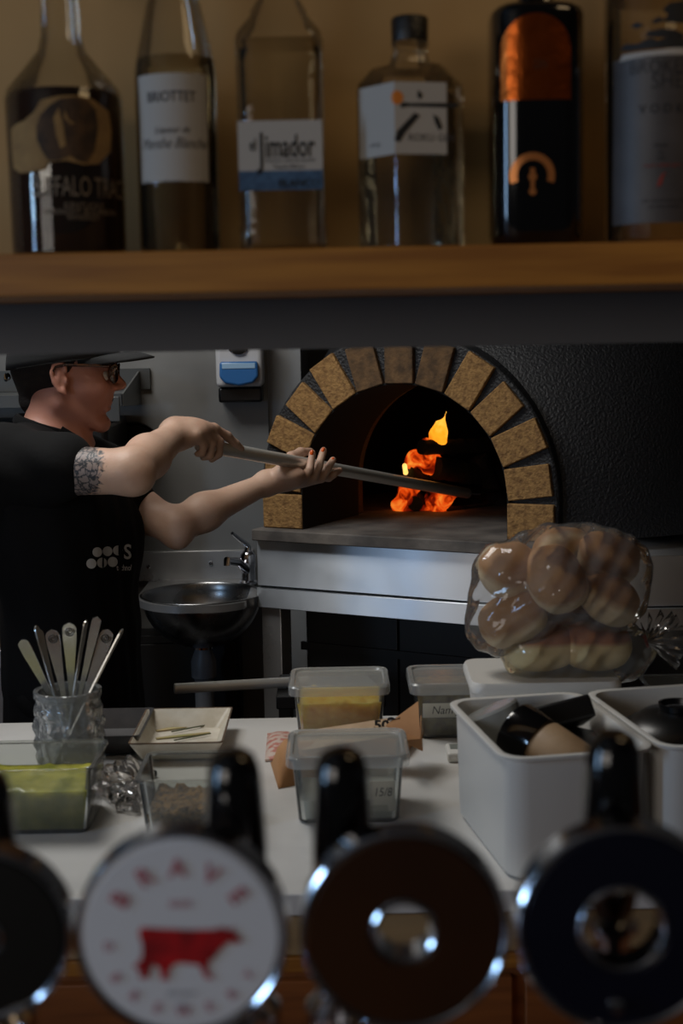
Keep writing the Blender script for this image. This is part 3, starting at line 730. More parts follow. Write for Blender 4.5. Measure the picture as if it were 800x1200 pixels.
# 6 vodka: frosted label with mountains
t, bx = bottle('clear vodka bottle with dark mountain print and grey frosted label, rightmost on the shelf', 769)
R = 0.0455; z1 = zl(-30, 766)
MB().lathe([(0, 0.006), (R-0.004, 0), (R, 0.006), (R, z1), (R-0.006, z1+0.015), (0.016, z1+0.03), (0.014, z1+0.07), (0, z1+0.07)], 56).build('bottle_glass', M_glass, t)
MB().lathe([(0, 0.010), (R-0.004, 0.006), (R-0.003, z1-0.01), (0, z1-0.01)], 56).build('vodka', M_clearliq, t)
MB().lathe([(0, z1+0.0705), (0.016, z1+0.0705), (0.016, z1+0.1), (0, z1+0.1)], 24).build('cap', M_black, t)
def q6(px, py): return ((px-766)*0.00076, zl(py, px))
art('frosted_label', [(rect(-0.052, zl(262, 766), 0.06, zl(66, 766)), 0, 0)], cyl(R, 0.0004), mat('frosted_grey', (72, 68, 68), 0.5, col2=(62, 58, 58), scale=30), t)
art('white_snow_stroke', [(poly2d([q6(*p) for p in [(708,70),(712,62),(750,61),(800,55),(806,60),(790,66),(740,67)]]), 0, 0)], cyl(R, 0.0007), M_lab, t)
m6 = [[(708,56),(716,50),(730,52),(744,46),(752,50),(770,42),(784,50),(806,53),(800,57),(760,59),(720,59)], [(738,44),(742,38),(756,36),(770,38),(782,44),(776,47),(750,46)], [(756,14),(764,6),(780,4),(796,14),(808,16),(808,28),(790,26),(776,30),(756,28),(762,20)], [(744,28),(752,22),(760,26),(750,30)], [(722,30),(730,26),(738,31),(730,34)]]
art('mountain_print', [(poly2d([q6(*p) for p in s_]), 0, 0) for s_ in m6], cyl(R, 0.0009), M_ink, t)
art('lettering', [(text2d('BROKEN', 0.0150, -0.010, 0.9), *q6(756, 80)), (text2d('SHED', 0.0175, -0.010, 0.9), *q6(770, 97)), (text2d('VODKA', 0.0100, 0.01, 0.95, spacing=1.6), *q6(762, 129))], cyl(R, 0.0009), mat('dark_grey_ink', (34, 33, 36), 0.7), t)
art('small_print', [(text2d('MADE', 0.004), *q6(756, 172)), (text2d('IN', 0.004), *q6(756, 180)), (text2d('NZ', 0.004), *q6(756, 187)), (text2d('new zealand spring water', 0.0035), *q6(760, 236)), (text2d('and whey distilled', 0.0035), *q6(760, 243))], cyl(R, 0.0009), mat('dark_grey_ink', (34, 33, 36), 0.7), t)
art('red_print', [(text2d('hand crafted spirit', 0.004), *q6(758, 195)), (poly2d([q6(*p) for p in [(754,212),(757,206),(762,203),(759,208),(757,218),(752,221)]]), 0, 0)], cyl(R, 0.0009), mat('red_ink', (130, 40, 30), 0.7), t)

# ------------------------------------------------------------------ beer taps
def badge(t, px, py, r, hole, face_m, Y=0.60, rim=True, depth=0.016):
    c = at(px, py, Y) - t.location
    Mx = Matrix.Translation(c) @ Matrix.Rotation(PI/2, 4, 'X')      # local z -> -Y
    n = 72
    def ring(r0, r1, z0, z1, rr=0.0009):
        return [(r0, z0), (r1-rr, z0), (r1, z0+rr), (r1, z1-rr), (r1-rr, z1), (r0+rr, z1), (r0, z1-rr), (r0, z0)] if r0 > 0 else [(0, z0), (r1-rr, z0), (r1, z0+rr), (r1, z1-rr), (r1-rr, z1), (0, z1)]
    if hole: MB().lathe(ring(hole, r, -depth+0.004, 0.0), n, Mx, close=False).build('badge', face_m, t, angle=30)
    else: MB().lathe(ring(0, r, -depth+0.004, 0.0, 0.0015), n, Mx, close=False).build('badge', face_m, t, angle=30)
    MB().lathe(ring(r+0.0002, r+0.0035, -depth, 0.0005, 0.0012), n, Mx, close=False).build('chrome_rim', M_chrome, t)
    if hole: MB().lathe(ring(hole-0.0030, hole-0.0002, -depth, 0.0005, 0.0010), n, Mx, close=False).build('inner_rim', M_chrome, t)
    return c
def tap(label, px, hpx, htop, hbot, hw, Y=0.645):
    """handle behind the badge, tap body below it standing on the tap rail"""
    b = at(hpx, hbot, Y); tp = at(hpx, htop, Y)
    t = thing('beer_tap', label, 'beer tap', (b.x, Y, 1.09), 0, 'beer taps along the bar')
    z0 = 1.262-1.09; z1 = tp.z-1.09; r = hw*Y*1.02/3200; L = z1-z0
    MB().lathe([(r*0.5, z0), (r*0.75, z0+0.008), (r*1.1, z0+L*0.3), (r*1.12, z0+L*0.45), (r*1.06, z0+L*0.65), (r*1.0, z0+L*0.8), (r*0.93, z0+L*0.89), (r*0.74, z0+L*0.96), (r*0.42, z1-0.0008), (0, z1)], 36).build('handle', M_blackgloss, t)
    MB().lathe([(0, z0-0.03), (0.008, z0-0.03), (0.009, z0-0.004), (0.013, z0-0.003), (0.013, z0-0.0003), (0, z0-0.0003)], 24).build('ferrule', M_chrome, t)
    MB().lathe([(0, 0.0005), (0.022, 0.0005), (0.022, 0.012), (0.017, 0.018), (0.017, 0.10), (0.020, 0.105), (0.020, 0.132), (0.012, 0.141), (0, 0.141)], 32).build('tap_body', M_chrome, t)
    MB().tube([(0, 0, 0.075), (0, -0.05, 0.070), (0, -0.062, 0.055), (0, -0.065, 0.020)], [0.009, 0.009, 0.009, 0.008], 16).build('spout', M_chrome, t)
    return t
t = thing('tap_rail', 'steel tap rail along the bar counter that carries the beer taps', 'tap rail', (0, 0.62, 1.03))
MB().box((-0.75, -0.005, 0.0003), (0.80, 0.055, 0.0600)).build('rail', M_steel, t, bevel=0.006)
M_badgew = mat('badge_white', (228, 232, 240), 0.35)
M_badgek = mat('badge_black', (14, 13, 10), 0.4); M_badgeb = mat('badge_brown', (56, 30, 9), 0.35, col2=(42, 22, 7), scale=8); M_badgen = mat('badge_navy', (12, 14, 30), 0.3, coat=0.3)
s_ = 0.6*1.03/1600
t = tap('beer tap with a black disc badge cut off by the left edge', -14, -14, 900, 1010, 64)
badge(t, -22, 1098, 98*s_, 26*s_, M_badgek)
t = tap('beer tap with a white round badge, red lettering and a red cow', 212, 277, 876, 1010, 66)
c = badge(t, 212, 1097, 119*s_, 0, M_badgew)
c0 = c.copy()
K = 0.6*1.035/1600
def qb(px, py): return ((px-212)*K, -(py-1097)*K/0.925)
def bs(x, z): return Vector((c0.x+x, c0.y-0.0009, c0.z+z))
def arc_text(s, r, a0, a1, size, bold=0.02, flip=False):
    out = []
    for i, ch in enumerate(s):
        a = a0 + (a1-a0)*i/max(1, len(s)-1); (vs, fs) = text2d(ch, size, bold)
        th = a-PI/2 if not flip else a+PI/2
        vs2 = [(x*math.cos(th)-y*math.sin(th)+r*math.cos(a), x*math.sin(th)+y*math.cos(th)+r*math.sin(a)) for x, y in vs]
        out.append(((vs2, fs), 0, 0))
    return out
M_red = mat('badge_red', (200, 24, 32), 0.5, col2=(140, 18, 26), scale=90); M_pink = mat('badge_pale_red', (190, 120, 128), 0.5)
cow = [(162,1091),(166,1085),(190,1087),(225,1089),(252,1089),(262,1086),(266,1090),(276,1087),(274,1092),(284,1101),(281,1106),(268,1104),(258,1112),(250,1122),(243,1127),(242,1138),(250,1146),(240,1146),(232,1130),(222,1129),(208,1127),(200,1130),(194,1140),(196,1147),(186,1146),(186,1134),(178,1128),(173,1134),(172,1144),(160,1144),(162,1136),(154,1130),(164,1122),(166,1108)]
art('red_cow', [(poly2d([qb(*p) for p in cow]), 0, 0)], bs, M_red, t, step=0)
art('lettering', arc_text('BRAVE', 84*K, math.radians(146), math.radians(36), 0.0120, 0.03), bs, M_pink, t, step=0)
art('lower_lettering', arc_text('BREWERY', 94*K, math.radians(212), math.radians(328), 0.0068, 0.02, True), bs, M_pink, t, step=0)
art('side_mark', [(text2d('D', 0.0060, 0.02), *qb(126, 1107)), (text2d('BEER', 0.0050, 0.0), *qb(213, 1060))], bs, M_pink, t, step=0)
art('small_print', [(text2d('EST 2013', 0.0034), *qb(210, 1163)), (text2d('NZ', 0.0032), *qb(210, 1176))], bs, mat('grey_print', (120, 122, 130), 0.5), t, step=0)
t = tap('beer tap with a dark brown ring badge, between the cow badge and the navy ring', 475, 402, 874, 1010, 66)
badge(t, 474, 1093, 116*s_, 41*s_, M_badgeb)
t = tap('beer tap with a navy blue ring badge, rightmost of the row', 718, 718, 854, 990, 68)
badge(t, 730, 1090, 119*s_, 55*s_, M_badgen)
c = at(722, 1178, 0.598) - t.location
MB().lathe([(0, 0), (0.004, 0), (0.0035, 0.0015), (0, 0.002)], 16, Matrix.Translation(c) @ Matrix.Rotation(PI/2, 4, 'X')).build('badge_screw', M_chrome, t)
# ------------------------------------------------------------------ tubs, plates, bins on the kitchen counter
M_tub = thin('clear_plastic', (246, 248, 246), 0.09, (190, 192, 188), ior=1.45, rough=0.12, edge=(200, 203, 200))
M_tublid = thin('cloudy_lid', (238, 240, 238), 0.30, (225, 227, 224), ior=1.45, rough=0.2)
M_film = thin('cling_film', (246, 246, 246), 0.12, (205, 205, 205), ior=1.40, rough=0.04, bump=0.35, bscale=22)
M_binw = mat('bin_white', (214, 212, 206), 0.4)
def rrect(w, d, r, n=5):
    pts = []
    for cx, cy, a0 in ((w/2-r, d/2-r, 0), (-w/2+r, d/2-r, PI/2), (-w/2+r, -d/2+r, PI), (w/2-r, -d/2+r, 3*PI/2)):
        for k in range(n+1):
            a = a0+PI/2*k/n; pts.append((cx+r*math.cos(a), cy+r*math.sin(a)))
    return pts
def loft(mb, secs, cap0=True, cap1=True, jit=0, seed=0):
    """secs: (w, d, r, z) rounded rectangles stacked"""
    vs = []; n = None
    for i, (w_, d_, r_, z_) in enumerate(secs):
        p = rrect(w_, d_, r_); n = len(p); vs += [(x, y, z_) for x, y in p]
    fs = []
    for i in range(len(secs)-1):
        for k in range(n):
            a = i*n+k; b = i*n+(k+1) % n; fs.append((a, b, b+n, a+n))
    if cap0: fs.append(tuple(range(n-1, -1, -1)))
    if cap1: fs.append(tuple(range((len(secs)-1)*n, len(secs)*n)))
    return mb.add(vs, fs)
def tub_body(t, w, d, h, tp=0.012, m=None, th=0.0012, name='tub', rim=0.004, r=0.014):
    w0, d0 = w-2*tp, d-2*tp
    s = [(w0, d0, r, 0.0004), (w0+0.3*tp, d0+0.3*tp, r, 0.003), (w-2*rim, d-2*rim, r, h-0.004), (w, d, r, h-0.003), (w, d, r, h),
         (w-2*rim-2*th, d-2*rim-2*th, r, h), (w0-2*th, d0-2*th, r, 0.0034), (w0-6*th, d0-6*th, r, 0.0030)]
    return loft(MB(), s).build(name, m or M_tub, t, angle=35)
def contents(t, w, d, z0, z1, m, name, tp=0.012, h=0.09, bumpy=0.003, seed=1, r=0.012):
    f = lambda z: -2*tp*(1-z/h) - 0.0125
    mb = MB(); nx, ny = 22, 16; w1, d1 = w+f(z1), d+f(z1); w0, d0 = w+f(z0), d+f(z0)
    vs = []; fs = []
    for j in range(ny+1):
        for i in range(nx+1):
            x = (i/nx-0.5)*w1; y = (j/ny-0.5)*d1
            e = min(i, nx-i, j, ny-j) > 0
            vs.append((x, y, z1 + (bumpy*noise.noise(Vector((x*60+seed, y*60, seed)))*1.4 + bumpy*noise.noise(Vector((x*170, y*170+seed, seed))) if e else -bumpy*0.5)))
    for j in range(ny):
        for i in range(nx): a = j*(nx+1)+i; fs.append((a, a+1, a+nx+2, a+nx+1))
    k = len(vs); ring = [j for j in range(nx+1)] + [(nx+1)*j+nx for j in range(1, ny+1)] + [(nx+1)*ny+nx-j for j in range(1, nx+1)] + [(nx+1)*(ny-j) for j in range(1, ny)]
    for q in ring: x, y, z = vs[q]; vs.append((x*w0/w1, y*d0/d1, z0))
    n = len(ring)
    for q in range(n): fs.append((ring[(q+1) % n], ring[q], k+q, k+(q+1) % n))
    fs.append(tuple(k+q for q in range(n)))
    return MB().add(vs, fs).build(name, m, t, angle=80)
def lid(t, w, d, h, over=0.004, m=None, drop=0.012, name='lid'):
    W, D = w+2*over, d+2*over; r = 0.018
    s = [(W-0.001, D-0.001, r, h-drop), (W, D, r, h-drop+0.002), (W, D, r, h+0.001), (W-0.004, D-0.004, r, h+0.0035), (W-0.016, D-0.016, r, h+0.0035), (W-0.020, D-0.020, r, h+0.0004), (0.01, 0.01, 0.002, h+0.0004)]
    return loft(MB(), s, cap0=False).build(name, m or M_tublid, t, angle=40)
M_green = mat('green_marinade', (196, 190, 76), 0.25, col2=(136, 140, 40), scale=28, bump=0.5, bscale=60, spec=0.6)
_b = M_green.node_tree.nodes['Principled BSDF']; _b.inputs['Subsurface Weight'].default_value = 0.8; _b.inputs['Subsurface Radius'].default_value = (1, 1, 0.4); _b.inputs['Subsurface Scale'].default_value = 0.03
M_chop = mat('chopped_herbs', (140, 104, 52), 0.8, col2=(60, 44, 22), scale=140, bump=1.0, bscale=160)
M_pine = mat('diced_pineapple', (244, 212, 110), 0.6, col2=(226, 182, 76), scale=60, bump=0.8, bscale=110)
_b = M_pine.node_tree.nodes['Principled BSDF']; _b.inputs['Subsurface Weight'].default_value = 0.7; _b.inputs['Subsurface Radius'].default_value = (1, 0.8, 0.4); _b.inputs['Subsurface Scale'].default_value = 0.03
M_relish = mat('dark_relish', (84, 54, 22), 0.5, col2=(128, 108, 40), scale=90, bump=0.8, bscale=120)
M_tape = mat('paper_label', (236, 232, 224), 0.7); M_pen = mat('marker_ink', (24, 24, 28), 0.7)

def tubthing(label, w, d, h, x, y, rz=0):
    return thing('plastic_tub', label, 'tub', (x, y, CZ+0.0003), rz, 'clear plastic food tubs')
# green tub front left
a = on(100, 980, CZ); g = tubthing('open clear tub of green marinade at the left front of the counter', .21, .13, .087, a.x-0.095, a.y+0.066, 0.0)
tub_body(g, 0.215, 0.135, 0.088); contents(g, 0.215, 0.135, 0.004, 0.058, M_green, 'marinade', h=0.088)
# herb tub
a = on(178, 985, CZ); b = on(262, 985, CZ)
g = tubthing('open clear tub with a little chopped brown herb behind the cow badge', .12, .12, .075, (a.x+b.x)/2-0.002, a.y+0.060, 0.0)
tub_body(g, b.x-a.x+0.036, 0.128, 0.078); contents(g, b.x-a.x+0.036, 0.128, 0.004, 0.034, M_chop, 'chopped_herb', h=0.078, bumpy=0.007)
# lidded tub with date label
a = on(350, 968, CZ); b = on(468, 968, CZ)
g = tubthing('lidded cloudy tub with a handwritten date label 15/8 behind the brown tap', .14, .12, .09, (a.x+b.x)/2, a.y+0.058, 0.0)
W = b.x-a.x+0.022
tub_body(g, W, 0.125, 0.088); lid(g, W, 0.125, 0.089); contents(g, W, 0.125, 0.004, 0.030, M_binw, 'contents', h=0.088, bumpy=0.001)
def slope(yf, z0, h, tp): return lambda x, z: Vector((x, -(yf - tp*(1-z/h)) + 0.0035, z))
sf = slope(0.0625, 0, 0.088, 0.012)
def shift(f, dy): return lambda x, z: f(x, z) + Vector((0, -dy, 0))
art('paper_label', [(rect(0.028, 0.014, 0.060, 0.057), 0, 0)], shift(sf, 0.0010), M_tape, g, step=0)
art('lettering', [(text2d('15/8', 0.017, -0.005, 0.8, 0.2), 0.044, 0.041)], shift(sf, 0.0014), M_pen, g, step=0)
# yellow tub
a = on(350, 868, CZ); b = on(447, 868, CZ); W = b.x-a.x+0.022
g = tubthing('lidded clear tub of yellow diced fruit at the back edge of the counter', W, .12, .085, (a.x+b.x)/2, a.y+0.060, 0.0)
tub_body(g, W, 0.125, 0.082); lid(g, W, 0.125, 0.083); contents(g, W, 0.125, 0.004, 0.058, M_pine, 'diced_fruit', h=0.082, bumpy=0.004)
# relish tub with handwriting
a = on(492, 868, CZ); b = on(598, 868, CZ); W = b.x-a.x+0.022
g = tubthing('lidded tub of dark relish with a handwritten name label beside the white bin', W, .12, .09, (a.x+b.x)/2, a.y+0.060, 0.0)
tub_body(g, W, 0.125, 0.086); lid(g, W, 0.125, 0.087, drop=0.014); contents(g, W, 0.125, 0.004, 0.074, M_relish, 'relish', h=0.086, bumpy=0.003)
sf = slope(0.0625, 0, 0.086, 0.012)
art('paper_label', [(rect(-W/2+0.016, 0.034, W/2-0.03, 0.058), 0, 0)], shift(sf, 0.0010), M_tape, g, step=0)
art('lettering', [(text2d('Nam J', 0.019, -0.005, 0.9, 0.2), -0.030, 0.046)], shift(sf, 0.0014), M_pen, g, step=0)
# empty clear tub far right, standing on an upturned pot
a = at(800, 812, 1.97)
t0 = thing('deli_pot', 'pale lidded pot behind the right bin carrying a clear tub', 'pot', (a.x+0.03, 2.04, CZ+0.0003), 0)
hz = at(770, 812, 2.0).z - CZ - 0.045
MB().lathe([(0, 0), (0.045, 0), (0.052, hz-0.004), (0.055, hz-0.004), (0.055, hz), (0, hz)], 36).build('pot_body', M_tublid, t0)
g = thing('plastic_tub', 'empty clear tub at the right edge behind the bread', 'tub', (a.x+0.045, 2.05, CZ+hz+0.0008), 0, 'clear plastic food tubs')
tub_body(g, 0.165, 0.12, 0.045, tp=0.02)

# square plate
def dish(t, w, d, h, m, rimm=None):
    s = [(w*0.55, d*0.55, 0.012, 0.0004), (w*0.80, d*0.80, 0.008, 0.004), (w, d, 0.006, h-0.001), (w, d, 0.006, h), (w-0.006, d-0.006, 0.006, h), (w*0.74, d*0.74, 0.012, 0.008), (w*0.6, d*0.6, 0.012, 0.0075)]
    o = loft(MB(), s).build('dish', m, t, angle=30)
    if rimm:
        loft(MB(), [(w+0.0006, d+0.0006, 0.006, h-0.0012), (w+0.0006, d+0.0006, 0.006, h+0.0006), (w-0.0045, d-0.0045, 0.006, h+0.0006), (w-0.0045, d-0.0045, 0.006, h-0.001)], False, False).build('brown_rim', rimm, t)
    return o
M_stonew = mat('stoneware', (214, 208, 194), 0.35, col2=(198, 190, 172), scale=40)
M_rim = mat('rim_brown', (110, 84, 58), 0.5, col2=(70, 54, 40), scale=60)
t = thing('square_plate', 'square cream stoneware dish with a brown rim left of the middle tubs', 'plate', (-0.2525, 2.062, CZ+0.0003), 0)
dish(t, 0.140, 0.195, 0.034, M_stonew, M_rim)
M_asp = mat('leek_green', (150, 150, 92), 0.6, col2=(176, 150, 108), scale=20); M_aspd = mat('dark_green', (62, 70, 32), 0.6)
def strip(a, b, wdt, m, lab):
    a = Vector(a); b = Vector(b); d = (b-a); n = Vector((-d.y, d.x, 0)).normalized()*wdt
    mb = MB(); N = 8; vs = []
    for k in range(N+1):
        p = a+d*k/N; ww = n*(0.5+0.5*math.sin(PI*min(1, (k+1)/(N+1)*1.05)))
        vs += [p-ww, p+ww, p+ww+Vector((0, 0, .0015)), p-ww+Vector((0, 0, .0015))]
    fs = [(0, 1, 2, 3), (4*N+3, 4*N+2, 4*N+1, 4*N)]
    for k in range(N):
        for j in range(4): fs.append((4*k+j, 4*k+(j+1) % 4, 4*k+4+(j+1) % 4, 4*k+4+j))
    o = mb.add(vs, fs).build('vegetable_strip', m, None, angle=50)
    tag(o, lab, 'vegetable strip', 'strips on the square dish')
zs_ = CZ + 0.0085
for (pa, pb, wd, m, lab) in (((183, 857), (243, 848), 0.006, M_asp, 'pale strip of vegetable, rear one on the square dish'), ((201, 858), (247, 849), 0.0016, M_aspd, 'thin dark green strip, rear one on the square dish'),
    ((183, 866), (246, 859), 0.005, M_asp, 'pale strip of vegetable, front one on the square dish'), ((204, 868), (247, 860), 0.0016, M_aspd, 'thin dark green strip, front one on the square dish')):
    pa = on(*pa, zs_+(0.002 if m is M_aspd else 0)); pb = on(*pb, zs_+(0.002 if m is M_aspd else 0)); strip(pa, pb, wd, m, lab)
# dark dish behind the jar
t = thing('dark_dish', 'dark grey square dish half hidden behind the spoon jar', 'dish', (-0.377, 2.08, CZ+0.0003), 0.0)
dish(t, 0.135, 0.16, 0.036, mat('dark_glaze', (46, 46, 48), 0.4, col2=(60, 58, 58), scale=30))

# spoon jar
J = at(81, 903, 1.925); J = Vector((at(81, 850, 1.925).x, 1.925, CZ+0.0003))
t = thing('glass_jar', 'pressed glass jar crammed with spoons at the left of the counter', 'jar', tuple(J))
rj = 0.049; hj = 0.128
M_jar = thin('pressed_glass', (244, 246, 246), 0.26, (190, 192, 192), edge=(165, 168, 168), rough=0.05, bump=0.7, bscale=55)
mb = MB(); vs = []; fs = []; n = 64; prof = []
for k in range(25):
    z = hj*k/24; prof.append(z)
for z in prof:
    for j in range(n):
        a = 2*PI*j/n
        w_ = 0.0028*math.sin(8*a+z*70)*math.sin(PI*z/hj) + 0.0022*math.sin(z*260)*math.sin(PI*z/hj)
        r = rj*(0.93+0.07*math.sin(PI*min(1, z/hj*1.1))) + w_
        if z > hj-0.012: r = rj*0.95
        vs.append((r*math.cos(a), r*math.sin(a), z))
for z in reversed(prof[1:]):
    for j in range(n):
        a = 2*PI*j/n; r = rj*0.86; vs.append((r*math.cos(a), r*math.sin(a), z))
m_ = len(vs)//n
for i in range(m_-1):
    for j in range(n): fs.append((i*n+j, i*n+(j+1) % n, (i+1)*n+(j+1) % n, (i+1)*n+j))
fs.append(tuple(range(n-1, -1, -1))); fs.append(tuple(range((m_-1)*n, m_*n)))
mb.add(vs, fs).build('jar_glass', M_jar, t, angle=70)
MB().lathe([(rj*0.955, hj-0.010), (rj*0.99, hj-0.008), (rj*0.99, hj+0.001), (rj*0.93, hj+0.002), (rj*0.90, hj-0.002)], 56, close=False).build('rim', M_jar, t)
SP = [(25, 750, 'slim_plain', 'spoon with a plain rounded handle leaning furthest left in the jar', -.01), (42, 733, 'thin', 'thin edge-on spoon handle, second from the left in the jar', .01), (60, 738, 'swirl', 'spoon with a swirl on its handle, left of the tallest swirl in the jar', 0), (81, 730, 'swirl', 'spoon with the largest swirl handle in the middle of the jar', -.012),
      (101, 727, 'thin', 'bright narrow spoon handle right of the large swirl in the jar', .012), (114, 723, 'slim', 'tallest shiny spoon handle in the jar', -.004), (127, 738, 'swirl', 'spoon with a swirl handle at the right side of the jar', .004), (144, 737, 'thin', 'thin spoon leaning furthest right in the jar', .016), (47, 738, 'thin', 'thin spoon handle close behind the second from the left in the jar', .02)]
M_spoon = mat('spoon_steel', (186, 184, 178), 0.25, 0.75, rvar=0.05)
for i, (px, py, kind, lab, dy) in enumerate(SP):
    tp = at(px, py, 1.925+dy)
    mx = (px-81)/62
    basep = Vector((J.x - mx*0.022, 1.925 - dy*1.2, CZ+0.010+0.002*(i % 3)))
    tt = thing('spoon', lab, 'spoon', tuple(basep), 0, 'spoons in the glass jar')
    d = tp-basep; L = d.length; dn = d.normalized()
    side = Vector((1, 0, 0)) if kind != 'thin' else Vector((0.25, 1, 0)); side = (side - dn*side.dot(dn)).normalized(); up = dn.cross(side)
    hwid = {'swirl': 0.0098, 'slim_plain': 0.008, 'slim': 0.0065, 'thin': 0.006}[kind]
    N = 70; vs = []; fs = []
    for k in range(N+1):
        u = k/N; s0 = u*L
        if u < 0.25: wd = 0.002+0.013*math.sin(PI*min(1, u/0.25)**0.8)*0.9 + 0.002*u; 
        else:
            q = (u-0.25)/0.75
            wd = 0.0026 + (hwid-0.0026)*min(1, max(0, (q-0.25)/0.6))**1.3
            e_ = hwid/(0.75*L)
            if q > 1-e_: wd *= math.sqrt(max(0.01, 1-((q-1+e_)/e_)**2))
        bow = 0.006*math.sin(PI*u)
        p = dn*s0 + up*(bow*0.4)
        th = 0.0011
        cup = 0.004*math.sin(PI*min(1, u/0.25)) if u < 0.25 else 0
        vs += [p-side*wd-up*th, p+up*(-th-cup), p+side*wd-up*th, p+side*wd+up*th, p+up*(th-cup), p-side*wd+up*th]
    for k in range(N):
        for j in range(6): fs.append((6*k+j, 6*k+(j+1) % 6, 6*k+6+(j+1) % 6, 6*k+6+j))
    fs.append((5, 4, 3, 2, 1, 0)); fs.append(tuple(6*N+j for j in range(6)))
    MB().add(vs, fs).build('spoon_blade', M_spoon, tt, angle=50)
    if kind == 'swirl':
        cen = dn*(L-0.0125) - up*0.0016*(1 if up.y > 0 else -1)
        sgn = -1 if up.y > 0 else 1
        cen = dn*(L-0.0125) + up*sgn*0.0013
        pts = [cen + side*(0.0012+0.0062*k/30)*math.cos(k/30*4.2*PI) + dn*(0.0012+0.0062*k/30)*math.sin(k/30*4.2*PI) for k in range(31)]
        MB().tube(pts, 0.0009, 6).build('swirl_relief', mat('spoon_swirl', (90, 88, 84), 0.4, 1.0), tt)

# cling film heap and steel scraper by the tubs
def heap(name, lab, cat, pts, k, res, m, amp=0.004, f=90, seed=0):
    c = sum((Vector(p[0]) for p in pts), Vector())/len(pts)
    zmin = CZ
    t = thing(name, lab, cat, (c.x, c.y, CZ+0.0005))
    pr = [capsule(a, b, ra, rb, k) for a, b, ra, rb in pts]
    def bmp(X, Y, Z): return amp*(np.sin(X*f+seed+Z*40)*np.sin(Y*f*1.2+seed)+0.6*np.sin(X*f*2.1+Y*f*1.7+Z*f+seed*3)) + 0.0
    o = sdf_obj('sheet', pr, res, m, t, world=True, bump=bmp)
    lo = min(v.co.z for v in o.data.vertices)
    for v in o.data.vertices: v.co.z = max(v.co.z, 0.0002) if lo < 0.0002 else v.co.z
    return t
a = on(120, 925, CZ); b = on(152, 950, CZ); c = on(150, 915, CZ)
heap('cling_film', 'scrunched clear cling film between the green tub and the herb tub', 'cling film', [((a.x, a.y, CZ+.012), (b.x, b.y, CZ+.010), .016, .013), ((a.x, a.y, CZ+.012), (c.x, c.y, CZ+.014), .014, .014), ((b.x, b.y, CZ+.01), (c.x, c.y, CZ+.016), .010, .012)], 0.02, 0.003, M_film, 0.004, 120)
a = on(112, 893, CZ); b = on(163, 908, CZ)
t = thing('scraper', 'grey steel scraper lying between the spoon jar and the herb tub', 'scraper', ((a.x+b.x)/2, (a.y+b.y)/2, CZ+0.0005), math.atan2(b.y-a.y, b.x-a.x))
L = (b-a).length
MB().box((-L/2, -0.018, 0.0), (L*0.15, 0.018, 0.0015)).build('blade', M_steel, t, bevel=0.0004)
MB().box((L*0.151, -0.010, 0.0), (L/2+0.03, 0.010, 0.010)).build('handle', M_dark, t, bevel=0.003)
a = on(124, 912, CZ); b = on(150, 925, CZ)
o = MB().box((-0.03, -0.022, 0), (0.03, 0.022, 0.0008), Matrix.Translation((a.x+0.004, a.y-0.005, CZ+0.0003)) @ Matrix.Rotation(0.5, 4, 'Z')).build('paper_slip', M_tape, None)
tag(o, 'small white paper slip beside the cling film', 'paper slip')

# brown paper parcel
M_kraft = mat('kraft_paper', (184, 136, 90), 0.75, col2=(158, 112, 70), scale=10, bump=0.3, bscale=30)
M_kraft2 = mat('kraft_window', (196, 168, 136), 0.5, col2=(170, 140, 108), scale=18, bump=0.4, bscale=40)
A1 = on(326, 925, CZ); A2 = on(470, 893, CZ); A3 = on(492, 868, CZ); A4 = on(316, 899, CZ)
cx = (A1+A2+A3+A4)/4
t = thing('paper_parcel', 'folded brown paper bag lying between the two middle lidded tubs', 'paper bag', (cx.x, cx.y, CZ+0.0005))
def parcel():
    mb = MB(); nx, ny = 26, 12; vs = []; fs = []
    lo1, hi1 = A1-cx, A2-cx; lo2, hi2 = A4-cx, A3-cx
    lo2 = lo2+Vector((0, .02, 0)); hi2 = hi2 + Vector((0, 0.02, 0))
    for side in (0, 1):
        for j in range(ny+1):
            for i in range(nx+1):
                u, v = i/nx, j/ny
                p = (lo1.lerp(hi1, u)).lerp(lo2.lerp(hi2, u), v); p.z = 0.0
                e = (4*v*(1-v))**0.5*(1-max(0, (u-0.72)/0.28)**2*0.6)*(min(1, u/0.06)**0.5)
                if side: p.z = e*(0.046+0.006*noise.noise(Vector((u*6, v*5, 1)))+0.003*noise.noise(Vector((u*20, v*12, 4)))) + 0.001
                else: p.z = 0.0
                vs.append(p)
    N = (nx+1)*(ny+1)
    for j in range(ny):
        for i in range(nx):
            a = j*(nx+1)+i; fs.append((a+N, a+N+1, a+N+nx+2, a+N+nx+1)); fs.append((a, a+nx+1, a+nx+2, a+1))
    ring = [j for j in range(nx+1)] + [(nx+1)*j+nx for j in range(1, ny+1)] + [(nx+1)*ny+nx-j for j in range(1, nx+1)] + [(nx+1)*(ny-j) for j in range(1, ny)]
    for q in range(len(ring)): a, b = ring[q], ring[(q+1) % len(ring)]; fs.append((a, b, b+N, a+N))
    return mb.add(vs, fs)
parcel().build('bag', M_kraft, t, angle=60)
